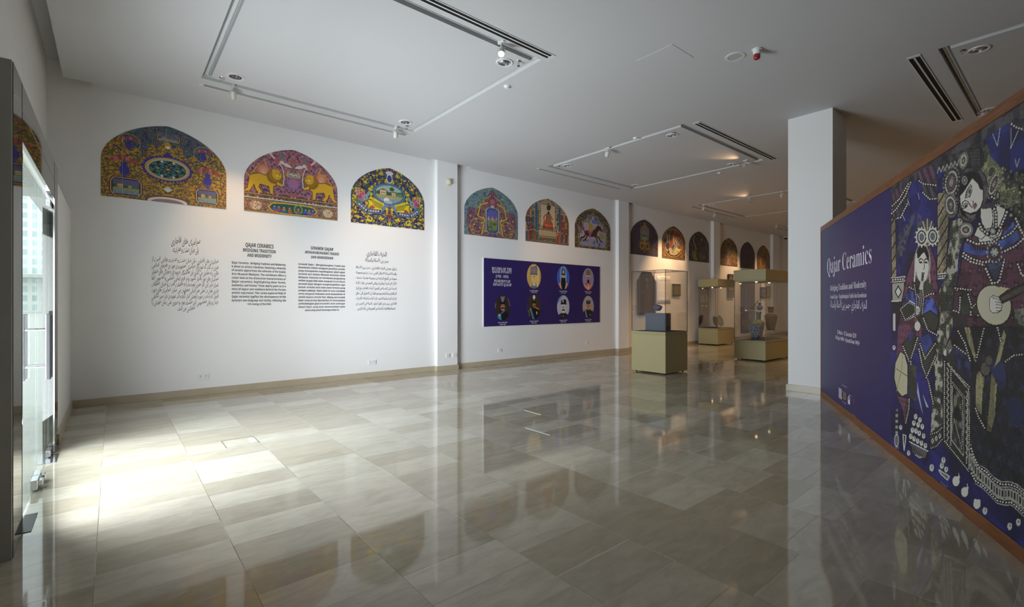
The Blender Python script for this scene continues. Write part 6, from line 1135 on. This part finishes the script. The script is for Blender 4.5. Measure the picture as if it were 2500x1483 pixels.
    def paisley(cx_, cy_, rx, ry, rot):
        for s_, c in ((1.12, BK), (1.0, (104, 104, 100)), (.72, BK), (.64, (96, 76, 92)), (.3, (150, 148, 120))): a.ell(*A(cx_, cy_), rx*s_/2.697, ry*s_/2.697, c, rot=rot)
        for k in range(22): th = k*2*math.pi/22; q = (rx*.87*math.cos(th), ry*.87*math.sin(th)); r0 = math.radians(rot); a.ell(A(cx_, cy_)[0]+(q[0]*math.cos(r0)-q[1]*math.sin(r0))/2.697, A(cx_, cy_)[1]+(q[0]*math.sin(r0)+q[1]*math.cos(r0))/2.697, 1.9, 2.4, (184, 182, 172))
        for k in range(22): th = (k+.5)*2*math.pi/22; q = (rx*1.24*math.cos(th), ry*1.24*math.sin(th)); r0 = math.radians(rot); a.ell(A(cx_, cy_)[0]+(q[0]*math.cos(r0)-q[1]*math.sin(r0))/2.697, A(cx_, cy_)[1]+(q[0]*math.sin(r0)+q[1]*math.cos(r0))/2.697, 2.3, 3.2, (120, 120, 108))
    paisley(432, 530, 42, 82, 8); paisley(428, 680, 32, 60, -4); paisley(512, 385, 20, 38, 8); paisley(712, 540, 26, 78, 20); paisley(528, 842, 34, 34, 0)
    for k in range(12): a.ell(*A(380+(k*29) % 110, 450+k*27), 3.2, 4.6, [(120, 120, 106), (84, 88, 80)][k % 2])
    for k in range(12): a.ell(*A(735+(k*17) % 40, 470+k*18), 3.6, 6, [(150, 150, 100), (96, 110, 96), (130, 132, 120)][k % 3], rot=40)
    a.line(PA((645, 690), (700, 680), (740, 620)), 6, (70, 64, 72)); bead(PA((690, 620), (725, 640), (745, 610)), 3, 7); a.poly(PA((730, 590), (750, 600), (745, 640), (725, 632)), (140, 140, 130), edge=1.2, ecol=BK)
    # arm, lute, hand
    t_ = a.poly(PA((450, 1250), (560, 1235), (575, 1280), (690, 1275), (690, 1390), (600, 1420), (500, 1410), (440, 1395)), (76, 50, 66), edge=1.4, ecol=BK); a.poly(PA((484, 1300), (520, 1250), (548, 1290), (556, 1400), (500, 1405)), (58, 66, 56), edge=1.2, ecol=BK); a.poly(PA((560, 1370), (650, 1285), (680, 1290), (684, 1380), (600, 1418)), (60, 66, 60), edge=1.2, ecol=BK)
    for pts in (PA((450, 1225), (560, 1238)), PA((540, 1260), (560, 1330), (560, 1400)), PA((560, 1360), (640, 1290)), PA((600, 1410), (680, 1370)), PA((440, 1370), (480, 1385)), PA((655, 1295), (660, 1385)), PA((672, 1292), (678, 1382)), PA((440, 1400), (480, 1405)), PA((490, 1280), (486, 1370))): bead(pts, 2.6, 6.2)
    a.poly(PA((440, 1385), (540, 1400), (530, 1483), (440, 1483)), (50, 44, 50)); a.ell(*A(712, 1340), 43, 52, BK, rot=-18); a.ell(*A(712, 1338), 40, 48.5, (188, 184, 160), rot=-18); i, uu, vv = a._ell(*A(722, 1360), 40, 46, -18); 
    a.poly(PA((750, 1215), (830, 1232), (800, 1290), (740, 1260)), (190, 186, 146)); a.poly(PA((735, 1290), (800, 1240), (917, 1190), (1100, 1120), (1100, 1160), (930, 1240), (840, 1290), (770, 1325)), (44, 38, 38), edge=1.2, ecol=BK)
    for k in range(4): a.line(PA((760, 1290+k*7), (917, 1205+k*10), (1050, 1140+k*12)), .6, (110, 104, 96))
    a.poly(PA((682, 1290), (706, 1272), (742, 1284), (760, 1312), (768, 1345), (760, 1375), (735, 1392), (700, 1390), (682, 1370)), BK); a.poly(PA((685, 1293), (706, 1277), (740, 1288), (756, 1314), (763, 1345), (756, 1370), (733, 1387), (702, 1386), (686, 1368)), WH)
    for k in range(4): a.line(PA((722+k*2, 1318+k*18), (760-k*2, 1322+k*17)), .9, (60, 56, 58))
    a.line(PA((704, 1290), (735, 1298), (745, 1310)), .9, (60, 56, 58)); 
    t_ = a.poly(PB((690, 20), (800, 0), (800, 180), (740, 170), (700, 100)), (60, 62, 58)); sprigs(t_, BK, 14, .35, 3, (150, 148, 140)); texture(t_, (130, 130, 120), (40, 42, 44), 20, .62)
    # fine pen work over everything but the pale skin, fruit and night sky
    lum = a.c.mean(1); skyb = (a.c[:, 2] > a.c[:, 0]*1.9); n1 = vnoise(u*16+3, z*16, 31); n2 = vnoise(u*30, z*30+5, 32); pen = (np.abs(np.sin(n1*34)) < .2) & (n2 > .34); ok = (lum < 150) & ~skyb
    a.c[ok & pen] = a.c[ok & pen]*.45; lt = (np.abs(np.sin(n1*34+1.5)) < .12) & (n2 < .62) & ok & (lum > 34); a.c[lt] = a.c[lt]*.5+np.array((39, 39, 36.)); ov = ok & (vnoise(u*7, z*7, 33) > .62); a.c[ov] = a.c[ov]*.8
    sk = skyb & (vnoise(u*5, z*9, 35) > .6); a.c[sk] = a.c[sk]*.82
    return a.c
grid_panel('painted_print', BL_-.045-US, lambda q: BH_-FT-FB, 620, 560, big_print, make_print('printed_scene', .48), board, (US, .012, FB), th=.007)
